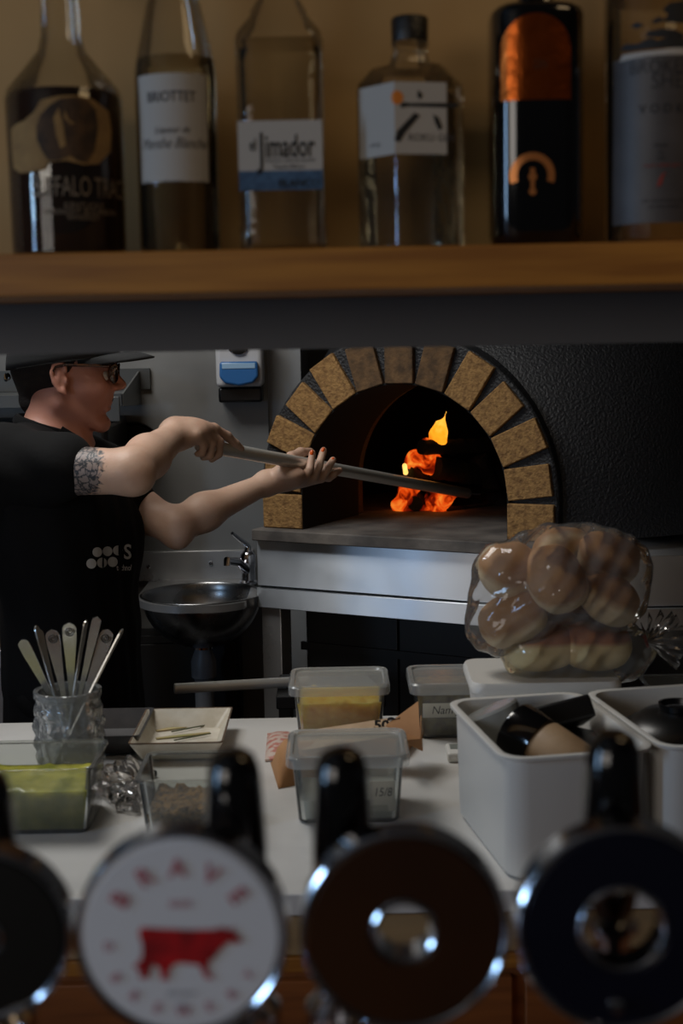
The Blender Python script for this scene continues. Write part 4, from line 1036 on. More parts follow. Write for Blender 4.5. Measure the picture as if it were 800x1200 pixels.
# raised pointed flap at the right end
def wpt(px, py, Y): return at(px, py, Y)-Vector((cx.x, cx.y, CZ+0.0005))
MB().add([wpt(452, 850, 1.93), wpt(492, 866, 1.90), wpt(490, 822, 1.96), wpt(468, 845, 1.97), wpt(495, 880, 1.90), wpt(493, 838, 1.93), wpt(470, 868, 1.86)], [(0, 1, 2), (0, 2, 3), (1, 4, 5), (0, 6, 4, 1)]).build('pointed_flap', M_kraft, t, solid=0.0012, smooth=False)
MB().add([wpt(350, 858, 1.955), wpt(455, 842, 1.96), wpt(462, 862, 1.905), wpt(352, 880, 1.895)], [(0, 1, 2, 3)]).build('window_panel', M_kraft2, t, solid=0.0012, smooth=False)
fx = lambda x, z: wpt(447+x, 850-z, 1.936)
art('lettering', [(text2d('50', 15, 0.04, 1.2), 0, 0), (text2d('~', 26, 0.02, 1.0), 14, 8)], fx, M_pen, t, step=0)
MPS = mat('printed_sachet', (205, 185, 172), 0.4, col2=(190, 120, 105), scale=90, ramp=(0.48, 0.56))
a = on(309, 883, CZ+.02); b = on(346, 880, CZ+.02); c = on(346, 852, CZ+.02); d = on(312, 852, CZ+.02)
vs = []; nx = ny = 8
for sd in (0, 1):
    for j in range(ny+1):
        for i in range(nx+1):
            p = a.lerp(b, i/nx).lerp(d.lerp(c, i/nx), j/ny); e = math.sqrt(max(0, 16*(i/nx)*(1-i/nx)*(j/ny)*(1-j/ny)))
            vs.append(Vector((p.x, p.y, CZ+0.0006+(0.0035+0.012*e if sd else 0))))
fs = []; N = (nx+1)*(ny+1)
for j in range(ny):
    for i in range(nx):
        q = j*(nx+1)+i; fs += [(q+N, q+N+1, q+N+nx+2, q+N+nx+1), (q, q+nx+1, q+nx+2, q+1)]
ring = [j for j in range(nx+1)] + [(nx+1)*j+nx for j in range(1, ny+1)] + [(nx+1)*ny+nx-j for j in range(1, nx+1)] + [(nx+1)*(ny-j) for j in range(1, ny)]
for q in range(len(ring)): fs.append((ring[q], ring[(q+1) % len(ring)], ring[(q+1) % len(ring)]+N, ring[q]+N))
mv = Vector((0, 0.022, 0))
o = MB().add([v+mv for v in vs], fs).build('printed_sachet', MPS, None, angle=60)
tag(o, 'small pink and white printed sachet at the left end of the paper bag', 'sachet')

# small pale timer beside the bin
a = on(526, 895, CZ); b = on(545, 893, CZ)
t = thing('pocket_timer', 'small pale grey pocket gadget lying left of the white bin', 'timer', (a.x+0.016, a.y+0.028, CZ+0.0004))
MB().box((-0.018, -0.026, 0), (0.018, 0.026, 0.0150)).build('case', M_binw, t, bevel=0.004, seg=3)
MB().box((-0.012, -0.006, 0.0151), (0.012, 0.018, 0.0158)).build('screen', mat('lcd_grey', (120, 124, 118), 0.3), t)

# white bins
def bin_(lab, x, y, rz, w, l, h):
    t = thing('white_bin', lab, 'bin', (x, y, CZ+0.0004), rz, 'white plastic bins on the counter')
    tp = 0.010; r = 0.026; th = 0.003; w0, l0 = w-2*tp, l-2*tp
    s = [(w0-0.01, l0-0.01, r, 0), (w0, l0, r, 0.006), (w-0.014, l-0.014, r, h-0.008), (w, l, r+0.004, h-0.005), (w+0.001, l+0.001, r+0.004, h-0.001), (w-0.003, l-0.003, r+0.004, h), (w-0.016, l-0.016, r, h-0.001), (w-0.020, l-0.020, r, h-0.007),
         (w0-2*th, l0-2*th, r, 0.010), (w0-0.014, l0-0.014, r, 0.005)]
    loft(MB(), s).build('bin_body', M_binw, t, angle=50); return t
FL = on(605, 1030, CZ); BL = on(552, 962, CZ)
rz = -math.atan2(BL.x-FL.x, BL.y-FL.y)
rim_fl = on(590, 890, 1.08); rim_bl = on(522, 820, 1.08); rim_br = on(690, 820, 1.08)
bw = 0.184; bl = 0.268
axv = (rim_bl-rim_fl).normalized(); axu = Vector((axv.y, -axv.x, 0))
rz = math.atan2(-axv.x, axv.y)
mid = (rim_bl+rim_fl)/2
bc = mid + axu*(bw/2)
bc.y = max(bc.y, 1.625)
b1 = bin_('tall white plastic bin holding black caps and jars, in front of the relish tub', bc.x, bc.y, rz, bw, bl, 0.150)
bc2 = bc + axu*(bw+0.004) + axv*0.0
b2 = bin_('tall white plastic bin with a black bowl, cut off by the right edge', bc2.x, bc2.y, rz, bw, bl, 0.150)
def inbin(c, u, v, z): p = c + axu*u + axv*v; return Vector((p.x, p.y, CZ+0.0004+z))
def tilt(loc, d): return Matrix.Translation(loc) @ Vector(d).to_track_quat('Z', 'Y').to_matrix().to_4x4()
M_beige = mat('beige_jar', (172, 142, 108), 0.5, col2=(150, 120, 88), scale=20)
def pot_in(lab, name, cat, loc, d, r, h, body, cap, capm, capn='cap'):
    M = tilt(loc, d); tt = thing(name, lab, cat, tuple(loc))
    inv = Matrix.Translation(-Vector(loc)) @ M
    MB().lathe([(0, 0), (r*0.94, 0), (r, 0.004), (r, h*0.62), (r*0.92, h*0.66), (0, h*0.66)], 32, inv).build('jar_body', body, tt)
    if cap: MB().lathe([(0, h*0.662), (r*1.03, h*0.662), (r*1.03, h*0.97), (r*0.97, h), (0, h)], 32, inv).build(capn, capm, tt)
    return tt
pot_in('beige shaker jar with a black lid lying at the front of the white bin', 'shaker_jar', 'jar', inbin(bc, 0.030, -0.085, 0.100), (-0.62, 0.55, 0.34), 0.034, 0.120, M_beige, True, M_blackgloss, 'lid')
pot_in('clear pot leaning in the back left corner of the white bin', 'clear_pot', 'pot', inbin(bc, -0.030, 0.060, 0.100), (-0.25, 0.1, 0.6), 0.037, 0.085, M_tublid, False, None)
def boxin(lab, loc, rot, sz, m):
    M = Matrix.Translation(loc) @ rot
    t = thing('black_box', lab, 'box', tuple(loc), 0, 'black boxes in the white bin')
    inv = Matrix.Translation(-Vector(loc)) @ M
    MB().box((-sz[0]/2, -sz[1]/2, -sz[2]/2), (sz[0]/2, sz[1]/2, sz[2]/2), inv).build('box', m, t, bevel=0.004)
boxin('matt black box tilted up at the back of the white bin', inbin(bc, 0.030, 0.045, 0.142), Matrix.Rotation(0.25, 4, 'Z') @ Matrix.Rotation(-0.15, 4, 'Y') @ Matrix.Rotation(-0.5, 4, 'X'), (0.085, 0.055, 0.030), M_dark)
boxin('black box lying low at the right side of the white bin', inbin(bc, 0.040, -0.010, 0.098), Matrix.Rotation(-0.15, 4, 'Z') @ Matrix.Rotation(0.2, 4, 'Y'), (0.070, 0.15, 0.05), M_dark)
boxin('black box at the bottom of the white bin under the beige jar', inbin(bc, 0.0, 0.0, 0.035), Matrix.Rotation(0.0, 4, 'Z'), (0.13, 0.20, 0.055), M_dark)
q = inbin(bc2, 0.0, 0.030, 0.104)
t = thing('black_bowl', 'shallow black bowl lying upside down in the right bin', 'bowl', tuple(q))
MB().lathe([(0.078, -0.02), (0.079, 0.0), (0.070, 0.022), (0.045, 0.038), (0.0, 0.044)], 44).build('bowl_shell', M_black, t)
MB().lathe([(0.024, 0.0415), (0.026, 0.050), (0.023, 0.050), (0.021, 0.0425)], 36, close=False).build('foot_ring', M_black, t)
q = inbin(bc2, 0.02, -0.075, 0.118)
t = thing('steel_lid', 'small pale steel lid at the front of the right bin', 'lid', tuple(q))
MB().lathe([(0, 0), (0.040, 0), (0.042, 0.004), (0.038, 0.007), (0.01, 0.010), (0, 0.010)], 36).build('lid', M_steel, t)
q = inbin(bc2, 0, -0.045, 0.0055)
t = thing('pot', 'black pot under the bowl in the right bin', 'pot', (q.x, q.y, q.z))
MB().lathe([(0, 0), (0.06, 0), (0.062, 0.06), (0.055, 0.10), (0, 0.10)], 36).build('pot_body', M_black, t)

# lidded white tub under the bread
P1 = on(552, 803, 1.068); P2 = on(731, 800, 1.068); P3 = on(582, 777, 1.068)
ux = (P2-P1).normalized(); w_ = (P2-P1).length; dd = 0.16
c = P1 + ux*w_/2 + Vector((-ux.y, ux.x, 0))*dd/2
t = thing('white_tub', 'white lidded tub under the bagged bread rolls', 'tub', (c.x, c.y, CZ+0.0004), math.atan2(ux.y, ux.x))
loft(MB(), [(w_-0.04, dd-0.04, 0.02, 0), (w_-0.034, dd-0.034, 0.02, 0.005), (w_-0.012, dd-0.012, 0.02, 0.121), (0.02, 0.02, 0.004, 0.121)]).build('tub_body', M_binw, t, angle=40)
loft(MB(), [(w_-0.004, dd-0.004, 0.02, 0.1212), (w_, dd, 0.02, 0.124), (w_, dd, 0.02, 0.133), (w_-0.006, dd-0.006, 0.02, 0.1385), (0.02, 0.02, 0.004, 0.1385)]).build('lid', M_binw, t, angle=40)
TB = CZ + 0.139; TC = c

# bread rolls in two clear bags
def crust_mat(name, top, pale, zlo, zhi, axis=2):
    m = mat(name, pale, 0.6); nt = m.node_tree; b = nt.nodes['Principled BSDF']
    tc = node(nt, 'ShaderNodeTexCoord'); sp = node(nt, 'ShaderNodeSeparateXYZ'); nt.links.new(tc.outputs['Object'], sp.inputs[0])
    n = node(nt, 'ShaderNodeTexNoise'); n.inputs['Scale'].default_value = 30; n.inputs['Detail'].default_value = 6; nt.links.new(tc.outputs['Object'], n.inputs['Vector'])
    mr = node(nt, 'ShaderNodeMapRange'); mr.inputs['From Min'].default_value = zlo; mr.inputs['From Max'].default_value = zhi
    nt.links.new(sp.outputs[axis], mr.inputs['Value'])
    ad = node(nt, 'ShaderNodeMath', operation='MULTIPLY_ADD'); nt.links.new(n.outputs['Fac'], ad.inputs[0]); ad.inputs[1].default_value = 0.9; ad.inputs[2].default_value = -0.45
    a2 = node(nt, 'ShaderNodeMath', operation='ADD'); nt.links.new(ad.outputs[0], a2.inputs[0]); nt.links.new(mr.outputs[0], a2.inputs[1])
    r = node(nt, 'ShaderNodeValToRGB'); r.color_ramp.elements[0].position = 0.1; r.color_ramp.elements[1].position = 0.85
    r.color_ramp.elements[0].color = lin(pale); r.color_ramp.elements[1].color = lin(top)
    nt.links.new(a2.outputs[0], r.inputs[0]); nt.links.new(r.outputs[0], b.inputs['Base Color'])
    bp = node(nt, 'ShaderNodeBump'); bp.inputs['Strength'].default_value = 0.25; bp.inputs['Distance'].default_value = 0.003
    nt.links.new(n.outputs['Fac'], bp.inputs['Height']); nt.links.new(bp.outputs['Normal'], b.inputs['Normal'])
    return m
M_roll = crust_mat('crusty_roll', (180, 130, 70), (228, 204, 160), -0.004, 0.014)
M_roll2 = crust_mat('soft_roll', (186, 112, 48), (236, 214, 154), 0.006, 0.016)
def roll(lab, c, ax, ra, L, m, group, up=(0, 0, 1)):
    """bun: fat oval, long axis ax, crust side up"""
    ax = Vector(ax).normalized(); up = Vector(up); up = (up-ax*up.dot(ax)).normalized(); sd = up.cross(ax)
    M = Matrix((ax, sd, up)).transposed().to_4x4(); M.translation = Vector(c)
    vs = []; fs = []; nu, nv = 28, 18; seed = random.random()*50
    for j in range(nv+1):
        th = PI*j/nv
        for i in range(nu):
            ph = 2*PI*i/nu; d = Vector((math.cos(th), math.sin(th)*math.cos(ph), math.sin(th)*math.sin(ph)))
            e = 1.0/((abs(d.x)**2.6+(abs(d.y)**2.4+abs(d.z)**2.4)**(2.6/2.4))**(1/2.6))
            r = e*(1+0.05*noise.noise(d*2+Vector((seed, 0, 0)))+0.015*noise.noise(d*7+Vector((seed, 3, 0))))
            vs.append((d.x*r*L/2, d.y*r*ra, d.z*r*ra*(0.92 if d.z > 0 else 0.80)))
    for j in range(nv):
        for i in range(nu): fs.append((j*nu+i, j*nu+(i+1) % nu, (j+1)*nu+(i+1) % nu, (j+1)*nu+i))
    o = MB().add(vs, fs).build('bread_roll', m, None, angle=180); o.matrix_world = M
    tag(o, lab, 'bread roll', group); return o
YR = TC.y
lowz = TB + 0.034
rl = []
L1 = [((632, 768), (1, 0.15, 0), 0.042, 0.100, 'split soft roll at the left of the lower bag'), ((698, 766), (1, 0.0, 0.03), 0.042, 0.100, 'split soft roll at the right of the lower bag')]
for (p, ax, ra, L, lab) in L1:
    c = at(*p, YR-0.02); c.z = TB+0.0375
    roll(lab, c, ax, ra, L*0.98, M_roll2, 'rolls in the lower bag'); rl.append((c, Vector(ax).normalized(), ra, L))
for (p, ax, ra, L, lab, dy) in (((655, 766), (1, 0.1, 0), 0.034, 0.09, 'soft roll at the back of the lower bag', 0.055),):
    c = at(*p, YR+dy); c.z = TB+0.0345; roll(lab, c, ax, ra, L, M_roll2, 'rolls in the lower bag'); rl.append((c, Vector(ax).normalized(), ra, L))
ru = []
U = [((597, 678), (0.9, 0.45, 0.15), 0.040, 0.088, -.005, 'golden roll at the upper left of the big bag', (0, -.6, .9)), ((601, 735), (0.75, -0.2, 0.35), 0.040, 0.098, -.02, 'pale dusted roll at the lower left of the big bag', (-.3, -.4, .9)),
     ((650, 688), (0.25, -0.75, -0.45), 0.041, 0.110, -.035, 'roll pointing its pale end forward in the middle of the big bag', (-.3, -.3, .9)), ((660, 655), (0.8, 0.5, -0.1), 0.035, 0.095, .035, 'pale roll at the top middle of the big bag', (.1, .8, .5)),
     ((712, 664), (0.8, -0.1, -0.25), 0.038, 0.090, 0.0, 'brown roll at the top right of the big bag', (.1, -.6, .8)), ((712, 712), (0.15, -0.9, -0.1), 0.040, 0.095, -.03, 'roll with a round pale end at the lower right of the big bag', (.5, -.1, .9)),
     ((652, 738), (0.9, 0.3, 0.0), 0.034, 0.095, .03, 'shaded roll at the bottom middle of the big bag', (0, 0, 1))]
for (p, ax, ra, L, dy, lab, up) in U:
    c = at(p[0], p[1]-9, YR+dy-0.01); roll(lab, c, ax, ra, L, M_roll, 'rolls in the upper bag', up); ru.append((c, Vector(ax).normalized(), ra, L))
def bag(label, rolls, extra, seed, knot=None):
    c0 = sum((r[0] for r in rolls), Vector())/len(rolls)
    t = thing('bread_bag', label, 'bag', (c0.x, c0.y, c0.z))
    pr = [capsule(c-a*(L/2-ra*0.9), c+a*(L/2-ra*0.9), ra+0.005, ra+0.005, 0.045) for c, a, ra, L in rolls] + extra
    def bmp(X, Y, Z):
        return 0.0016*np.sin(X*95+Z*60+seed)*np.sin(Z*75+Y*50+seed) + 0.0011*np.sin(X*190-Z*150+seed*2)
    sdf_obj('film', pr, 0.004, M_film, t, world=True, bump=bmp)
    return t
P_ = lambda px, py, dy=0.0: at(px, py, YR+dy)
t = bag('large clear bag of crusty rolls lying on top of the smaller bag', ru, [capsule(P_(572, 740, -.01), P_(575, 700, -.01), .016, .014, .05), capsule(P_(735, 668), P_(737, 706), .020, .018, .05), capsule(P_(562, 742, -.01), P_(558, 728, -.01), .006, .004, .03), capsule(P_(744, 690), P_(755, 676), .006, .001, .02)], 1.0)
t = bag('small clear bag of soft rolls lying directly on the white tub', rl, [capsule(P_(735, 775, -.02), P_(752, 770, -.01), .020, .012, .05), capsule(P_(735, 750, -.01), P_(755, 752, -.01), .014, .006, .04)], 4.0)
for k in range(9):      # gathered neck beyond the tie
    a = k/8*PI*1.1 - 0.9
    p0 = P_(757, 753, -.01); p1 = p0 + Vector((0.048*math.cos(a*0.75)+0.006, 0.01*math.sin(k*2.1), 0.040*math.sin(a)))
    MB().add([p0, p0.lerp(p1, .5)+Vector((0, .004, .005)), p1+Vector((0, 0, .010)), p1+Vector((.006, .002, -.002)), p1+Vector((0, 0, -.010)), p0.lerp(p1, .5)+Vector((0, -.004, -.005))], [(0, 1, 2, 3), (0, 3, 4, 5)]).build('gathered_neck', M_film, t, world=True, solid=0.0008)
MB().tube([P_(755, 745, -.02), P_(757, 752, -.03), P_(759, 758, -.02), P_(757, 753, .0), P_(755, 745, -.02)], 0.0022, 8).build('red_tie', mat('red_tape', (170, 40, 34), 0.5), t, world=True)
# ------------------------------------------------------------------ the cook
CX, CY = at(85, 760, 2.72).x, 2.72
cook = thing('person', 'cook in black cap, glasses and black apron pushing a steel peel into the oven', 'person', (CX, CY, 0))
W = lambda px, py, Y: at(px, py, Y)
E0 = at(78, 442, 2.70)
def H(f, s, u): return E0 + Vector((f, s, u))
def hc(a, b, ra, rb, k=0.012): return capsule(H(*a), H(*b), ra, rb, k)
def he(c, r, k=0.012): return ell(H(*c), r, None, k)
Pa = at(250, 524, 2.72); Pb = at(547, 578, 3.60)
def pole(px):
    lo, hi = -0.2, 1.2
    for _ in range(40):
        m = (lo+hi)/2; p = Pa.lerp(Pb, m)-CAM; v = ROT.to_3x3().transposed() @ p
        if 400 + v.x/-v.z*FPX < px: lo = m
        else: hi = m
    return Pa.lerp(Pb, lo)
def ppt(px, py, dY=0.0):
    """a point seen at px,py at the depth of the pole near px, plus dY"""
    return at(px, py, pole(px).y + dY)
# material: skin with a grey floral tattoo patch on the upper arm
M_skin = mat('skin', (208, 174, 152), 0.5, col2=(194, 156, 134), scale=14, sss=0.08, bump=0.08, bscale=200)
nt = M_skin.node_tree; bs_ = nt.nodes['Principled BSDF']; src = bs_.inputs['Base Color'].links[0].from_socket
tc = node(nt, 'ShaderNodeTexCoord')
tat = at(84, 550, 2.46) - Vector((CX, CY, 0))
vm = node(nt, 'ShaderNodeVectorMath', operation='DISTANCE'); nt.links.new(tc.outputs['Object'], vm.inputs[0]); vm.inputs[1].default_value = tat
ns = node(nt, 'ShaderNodeTexNoise'); ns.inputs['Scale'].default_value = 42; ns.inputs['Distortion'].default_value = 2.5; nt.links.new(tc.outputs['Object'], ns.inputs['Vector'])
ad = node(nt, 'ShaderNodeMath', operation='MULTIPLY_ADD'); nt.links.new(ns.outputs['Fac'], ad.inputs[0]); ad.inputs[1].default_value = 0.05; nt.links.new(vm.outputs['Value'], ad.inputs[2])
mr = node(nt, 'ShaderNodeMapRange'); mr.inputs['From Min'].default_value = 0.092; mr.inputs['From Max'].default_value = 0.083; nt.links.new(ad.outputs[0], mr.inputs['Value'])
vo = node(nt, 'ShaderNodeTexVoronoi', feature='DISTANCE_TO_EDGE'); vo.inputs['Scale'].default_value = 62
mp = node(nt, 'ShaderNodeVectorMath', operation='ADD'); nt.links.new(tc.outputs['Object'], mp.inputs[0]); sc_ = node(nt, 'ShaderNodeVectorMath', operation='SCALE'); nt.links.new(ns.outputs['Color'], sc_.inputs[0]); sc_.inputs['Scale'].default_value = 0.02; nt.links.new(sc_.outputs[0], mp.inputs[1]); nt.links.new(mp.outputs[0], vo.inputs['Vector'])
r1 = node(nt, 'ShaderNodeValToRGB'); r1.color_ramp.elements[0].position = 0.04; r1.color_ramp.elements[1].position = 0.16
r1.color_ramp.elements[0].color = lin((38, 40, 44)); r1.color_ramp.elements[1].color = lin((138, 124, 118)); nt.links.new(vo.outputs['Distance'], r1.inputs[0])
mx = node(nt, 'ShaderNodeMix', data_type='RGBA'); nt.links.new(mr.outputs[0], mx.inputs['Factor']); nt.links.new(src, mx.inputs['A']); nt.links.new(r1.outputs[0], mx.inputs['B'])
# colour turns redder within a sphere around the head
vh = node(nt, 'ShaderNodeVectorMath', operation='DISTANCE'); nt.links.new(tc.outputs['Object'], vh.inputs[0]); vh.inputs[1].default_value = E0 + Vector((.03, 0, .0)) - Vector((CX, CY, 0))
mh = node(nt, 'ShaderNodeMapRange'); mh.inputs['From Min'].default_value = 0.19; mh.inputs['From Max'].default_value = 0.12; nt.links.new(vh.outputs['Value'], mh.inputs['Value'])
mx2 = node(nt, 'ShaderNodeMix', data_type='RGBA'); nt.links.new(mh.outputs[0], mx2.inputs['Factor']); nt.links.new(mx.outputs['Result'], mx2.inputs['A']); mx2.inputs['B'].default_value = lin((196, 138, 118))
nt.links.new(mx2.outputs['Result'], bs_.inputs['Base Color'])

head = [he((-.008, 0, .048), (.097, .074, .086)), he((.030, 0, -.010), (.064, .060, .078), .02), he((.024, 0, -.050), (.046, .044, .040), .015),
    hc((.0, -.050, -.048), (.062, -.014, -.094), .016, .013, .014), hc((.0, .050, -.048), (.062, .014, -.094), .016, .013, .014),
    he((.066, 0, -.092), (.017, .018, .018), .010), hc((.080, -.026, .020), (.089, -.006, .018), .010, .009), hc((.080, .026, .020), (.089, .006, .018), .010, .009),
    he((.055, -.036, -.018), (.030, .022, .026), .02), he((.055, .036, -.018), (.030, .022, .026), .02),
    carve(he((.097, -.031, .002), (.016, .017, .011), .01)), carve(he((.097, .031, .002), (.016, .017, .011), .01)),
    hc((.088, 0, .010), (.108, 0, -.017), .0075, .0095, .008), he((.099, -.012, -.022), (.010, .006, .007), .006), he((.099, .012, -.022), (.010, .006, .007), .006),
    he((.071, 0, -.044), (.014, .024, .016), .012), hc((.0800, -.014, -.0535), (.0800, .014, -.0535), .0052, .0052, .004), hc((.0775, -.013, -.0635), (.0775, .013, -.0635), .0058, .0058, .004),
    carve(he((.0915, 0, -.0585), (.012, .022, .0014), .003)), carve(he((.0895, 0, -.0765), (.011, .020, .005), .006))]
for s in (-1, 1):
    ep = [(.011, -.030), (.000, -.024), (-.009, -.008), (-.013, .010), (-.008, .024), (.003, .030), (.012, .025), (.014, .013)]
    head += [he((.001, s*.0725, .000), (.013, .006, .026), .006), he((.008, s*.076, -.024), (.006, .005, .009), .004), hc((-.002, s*.078, -.010), (.002, s*.078, .014), .0035, .003, .003), hc((.014, s*.0745, -.002), (.014, s*.0745, -.010), .004, .004, .003)]
    head += [hc((ep[i][0], s*(.0795 if 0 < i < 6 else .077), ep[i][1]), (ep[i+1][0], s*(.0795 if i < 5 else .076), ep[i+1][1]), .0042, .0042, .002) for i in range(7)]
neck = [capsule(H(-.022, 0, -.035), W(64, 522, 2.70), .054, .056, .03), capsule(H(.006, -.01, -.06), W(74, 520, 2.69), .030, .030, .02)]
SN, SF = W(4, 548, 2.57), W(122, 560, 2.86)
torso = [capsule(W(56, 522, 2.70), SN, .048, .056, .05), capsule(W(70, 525, 2.71), SF, .045, .052, .05),
    capsule(W(52, 590, 2.66), W(92, 595, 2.78), .112, .108, .06), capsule(W(60, 650, 2.67), W(96, 650, 2.76), .104, .100, .06),
    capsule(W(72, 730, 2.68), W(98, 730, 2.76), .098, .096, .06), capsule(W(76, 800, 2.67), W(98, 800, 2.77), .108, .106, .06)]
# near (right) arm
EN, WN = W(152, 553, 2.46), W(206, 509, 2.665)
armN = [capsule(SN, W(70, 551, 2.515), .056, .047, .03), capsule(W(70, 551, 2.515), EN, .047, .040, .02),
    capsule(EN, EN.lerp(WN, .35)+Vector((.002, 0, .002)), .039, .040, .02), capsule(EN.lerp(WN, .35)+Vector((.002, 0, .002)), WN, .040, .0255, .02), capsule(EN+Vector((.016, -.008, -.010)), EN+Vector((.004, 0, 0)), .026, .032, .02)]
kn = [(246, 503, .004, -.012), (240, 503, -.004, -.016), (232, 505, -.012, -.02), (224, 508, -.02, -.02)]
K1, K2, K3, K4 = ppt(250, 503, -.004), ppt(243, 505, -.014), ppt(236, 507, -.020), ppt(230, 510, -.026)
handN = [capsule(WN, K1, .0255, .0125, .02), capsule(WN, K2, .0255, .0125, .02), capsule(WN, K3, .025, .0115, .02), capsule(WN, K4, .023, .010, .02), ell(W(222, 503, 2.685), (.032, .030, .020), None, .02),
    capsule(K1, ppt(266, 511, -.016), .0115, .0095, .006), capsule(ppt(266, 511, -.016), ppt(276, 520, -.020), .0095, .0082, .005), capsule(ppt(276, 520, -.020), ppt(283, 526, -.019), .0082, .0070, .005),
    capsule(K2, ppt(257, 518, -.026), .0115, .0095, .006), capsule(ppt(257, 518, -.026), ppt(256, 532, -.018), .0093, .0085, .004), capsule(ppt(256, 532, -.018), ppt(248, 538, .002), .0085, .0075, .004),
    capsule(K3, ppt(248, 521, -.028), .0110, .0090, .006), capsule(ppt(248, 521, -.028), ppt(246, 534, -.019), .0090, .0080, .004), capsule(ppt(246, 534, -.019), ppt(238, 536, .000), .0080, .0070, .004),
    capsule(K4, ppt(239, 521, -.028), .0098, .0080, .006), capsule(ppt(239, 521, -.028), ppt(237, 531, -.019), .0080, .0072, .004), capsule(ppt(237, 531, -.019), ppt(231, 532, -.003), .0072, .0064, .004),
    capsule(W(216, 510, 2.69), ppt(240, 512, .018), .020, .0125, .015), capsule(ppt(240, 512, .018), ppt(256, 520, .026), .0115, .0100, .008), capsule(ppt(256, 520, .026), ppt(268, 530, .020), .0100, .0080, .006)]
# far (left) arm, elbow low, palm up under the pole
EF, WF = W(206, 617, 2.79), W(313, 566, 2.94)
armF = [capsule(SF, W(165, 599, 2.835), .050, .043, .03), capsule(W(165, 599, 2.835), EF, .043, .037, .02), capsule(EF, EF.lerp(WF, .3)+Vector((0, 0, .002)), .036, .036, .02), capsule(EF.lerp(WF, .3)+Vector((0, 0, .002)), WF, .036, .0225, .03),
    capsule(EF+Vector((.004, -.01, -.022)), EF, .022, .032, .02)]
fk = [(352, 560), (360, 561), (368, 560), (376, 559)]
tips = [(366, 531), (379, 528), (390, 539), (398, 551)]
mids = [(363, 549), (373, 547), (383, 550), (391, 556)]
prox = [(357, 558), (366, 559), (376, 559), (385, 560)]
handF = [capsule(WF, ppt(345, 561, -.006), .0235, .021, .02), ell(ppt(340, 557, .002), (.030, .034, .017), None, .015), capsule(WF, ppt(340, 556, .024), .022, .016, .02)]
nailpos = []
for i in range(4):
    a, b, c, d_ = ppt(*fk[i], -.006-.004*i), ppt(*prox[i], -.026), ppt(*mids[i], -.040), ppt(*tips[i], -.036)
    r = (.0098, .0102, .0098, .0088)[i]
    handF += [capsule(WF.lerp(a, .35), a, .017, r*1.15, .015), capsule(a, b, r*1.1, r, .005), capsule(b, c, r, r*.92, .004), capsule(c, d_, r*.92, r*.80, .003)]
    nailpos.append((d_, (d_-c).normalized(), r))
handF += [capsule(ppt(330, 553, .020), ppt(341, 536, .034), .017, .0125, .012), capsule(ppt(341, 536, .034), ppt(352, 530, .036), .0120, .0105, .006), capsule(ppt(352, 530, .036), ppt(364, 529, .030), .0105, .0082, .005)]
hipN, hipF = W(78, 810, 2.67), W(98, 810, 2.77)
kneeN, kneeF = Vector((hipN.x-0.03, 2.60, 0.48)), Vector((hipF.x+0.14, 2.86, 0.48))
anN, anF = Vector((hipN.x-0.10, 2.58, 0.09)), Vector((hipF.x+0.16, 2.90, 0.09))
legs = [capsule(hipN, kneeN, .080, .052, .03), capsule(kneeN, anN, .052, .036, .03), capsule(hipF, kneeF, .080, .052, .03), capsule(kneeF, anF, .052, .036, .03),
    capsule(anN, anN+Vector((.14, 0, -.045)), .036, .026, .03), capsule(anF, anF+Vector((.14, 0, -.045)), .036, .026, .03)]
sdf_obj('body', head+neck+torso+armN+handN+armF+handF+legs, 0.0036, M_skin, cook, world=True, smooth_it=1)
M_cloth = mat('black_cotton', (13, 13, 14), 0.9, bump=0.15, bscale=90, spec=0.2)
M_apron = mat('black_apron', (9, 9, 11), 0.85, bump=0.1, bscale=120, spec=0.2)
def grow(p, g): return ('c', p[1], p[2], p[3]+g, p[4]+g, p[5])
def foldn(X, Y, Z): return 0.003*np.sin(X*38+Z*22)*np.sin(Z*30-Y*18) + 0.0016*np.sin(Z*70+X*50)
slv = [grow(torso[0], .012), grow(torso[1], .012)] + [grow(p, .012) for p in torso[2:5]] + [grow(torso[5], .006)]
shirt = slv + [capsule(SN, W(72, 547, 2.51), .076, .064, .03), capsule(SN+Vector((-.03,0,.0)), SN, .07, .076, .03), capsule(SF, W(150, 590, 2.84), .064, .058, .03),
    carve(capsule(H(.0, 0, .0), W(66, 520, 2.695), .060, .058, .01))]
shirt_o = sdf_obj('t_shirt', shirt, 0.006, M_cloth, cook, world=True, bump=foldn)
# collar
cc = W(60, 506, 2.70); pts = []
for k in range(25):
    a = 2*PI*k/24; pts.append(W(60, 500, 2.70) + Vector((0.066*math.cos(a), 0.066*math.sin(a), -0.020*math.cos(a)-0.002)))
MB().tube(pts, 0.0075, 8, cap=False, flat=1.5).build('collar', M_cloth, cook, world=True)
sdf_obj('trousers', [grow(p, .014) for p in legs[:4]] + [grow(torso[5], .004)], 0.009, M_cloth, cook, world=True, bump=foldn)
for an in (anN, anF):
    sdf_obj('shoe', [capsule(an+Vector((-.035, 0, -.045)), an+Vector((.16, 0, -.052)), .045, .036, .02), capsule(an+Vector((0, 0, .01)), an+Vector((.02, 0, -.03)), .046, .045, .02)], 0.006, M_black, cook, world=True)
lowest = min((v.co.z for o in cook.children if o.name.startswith('shoe') for v in o.data.vertices))
for o in cook.children:
    if o.name.startswith('shoe'):
        for v in o.data.vertices: v.co.z = max(v.co.z, 0.001)
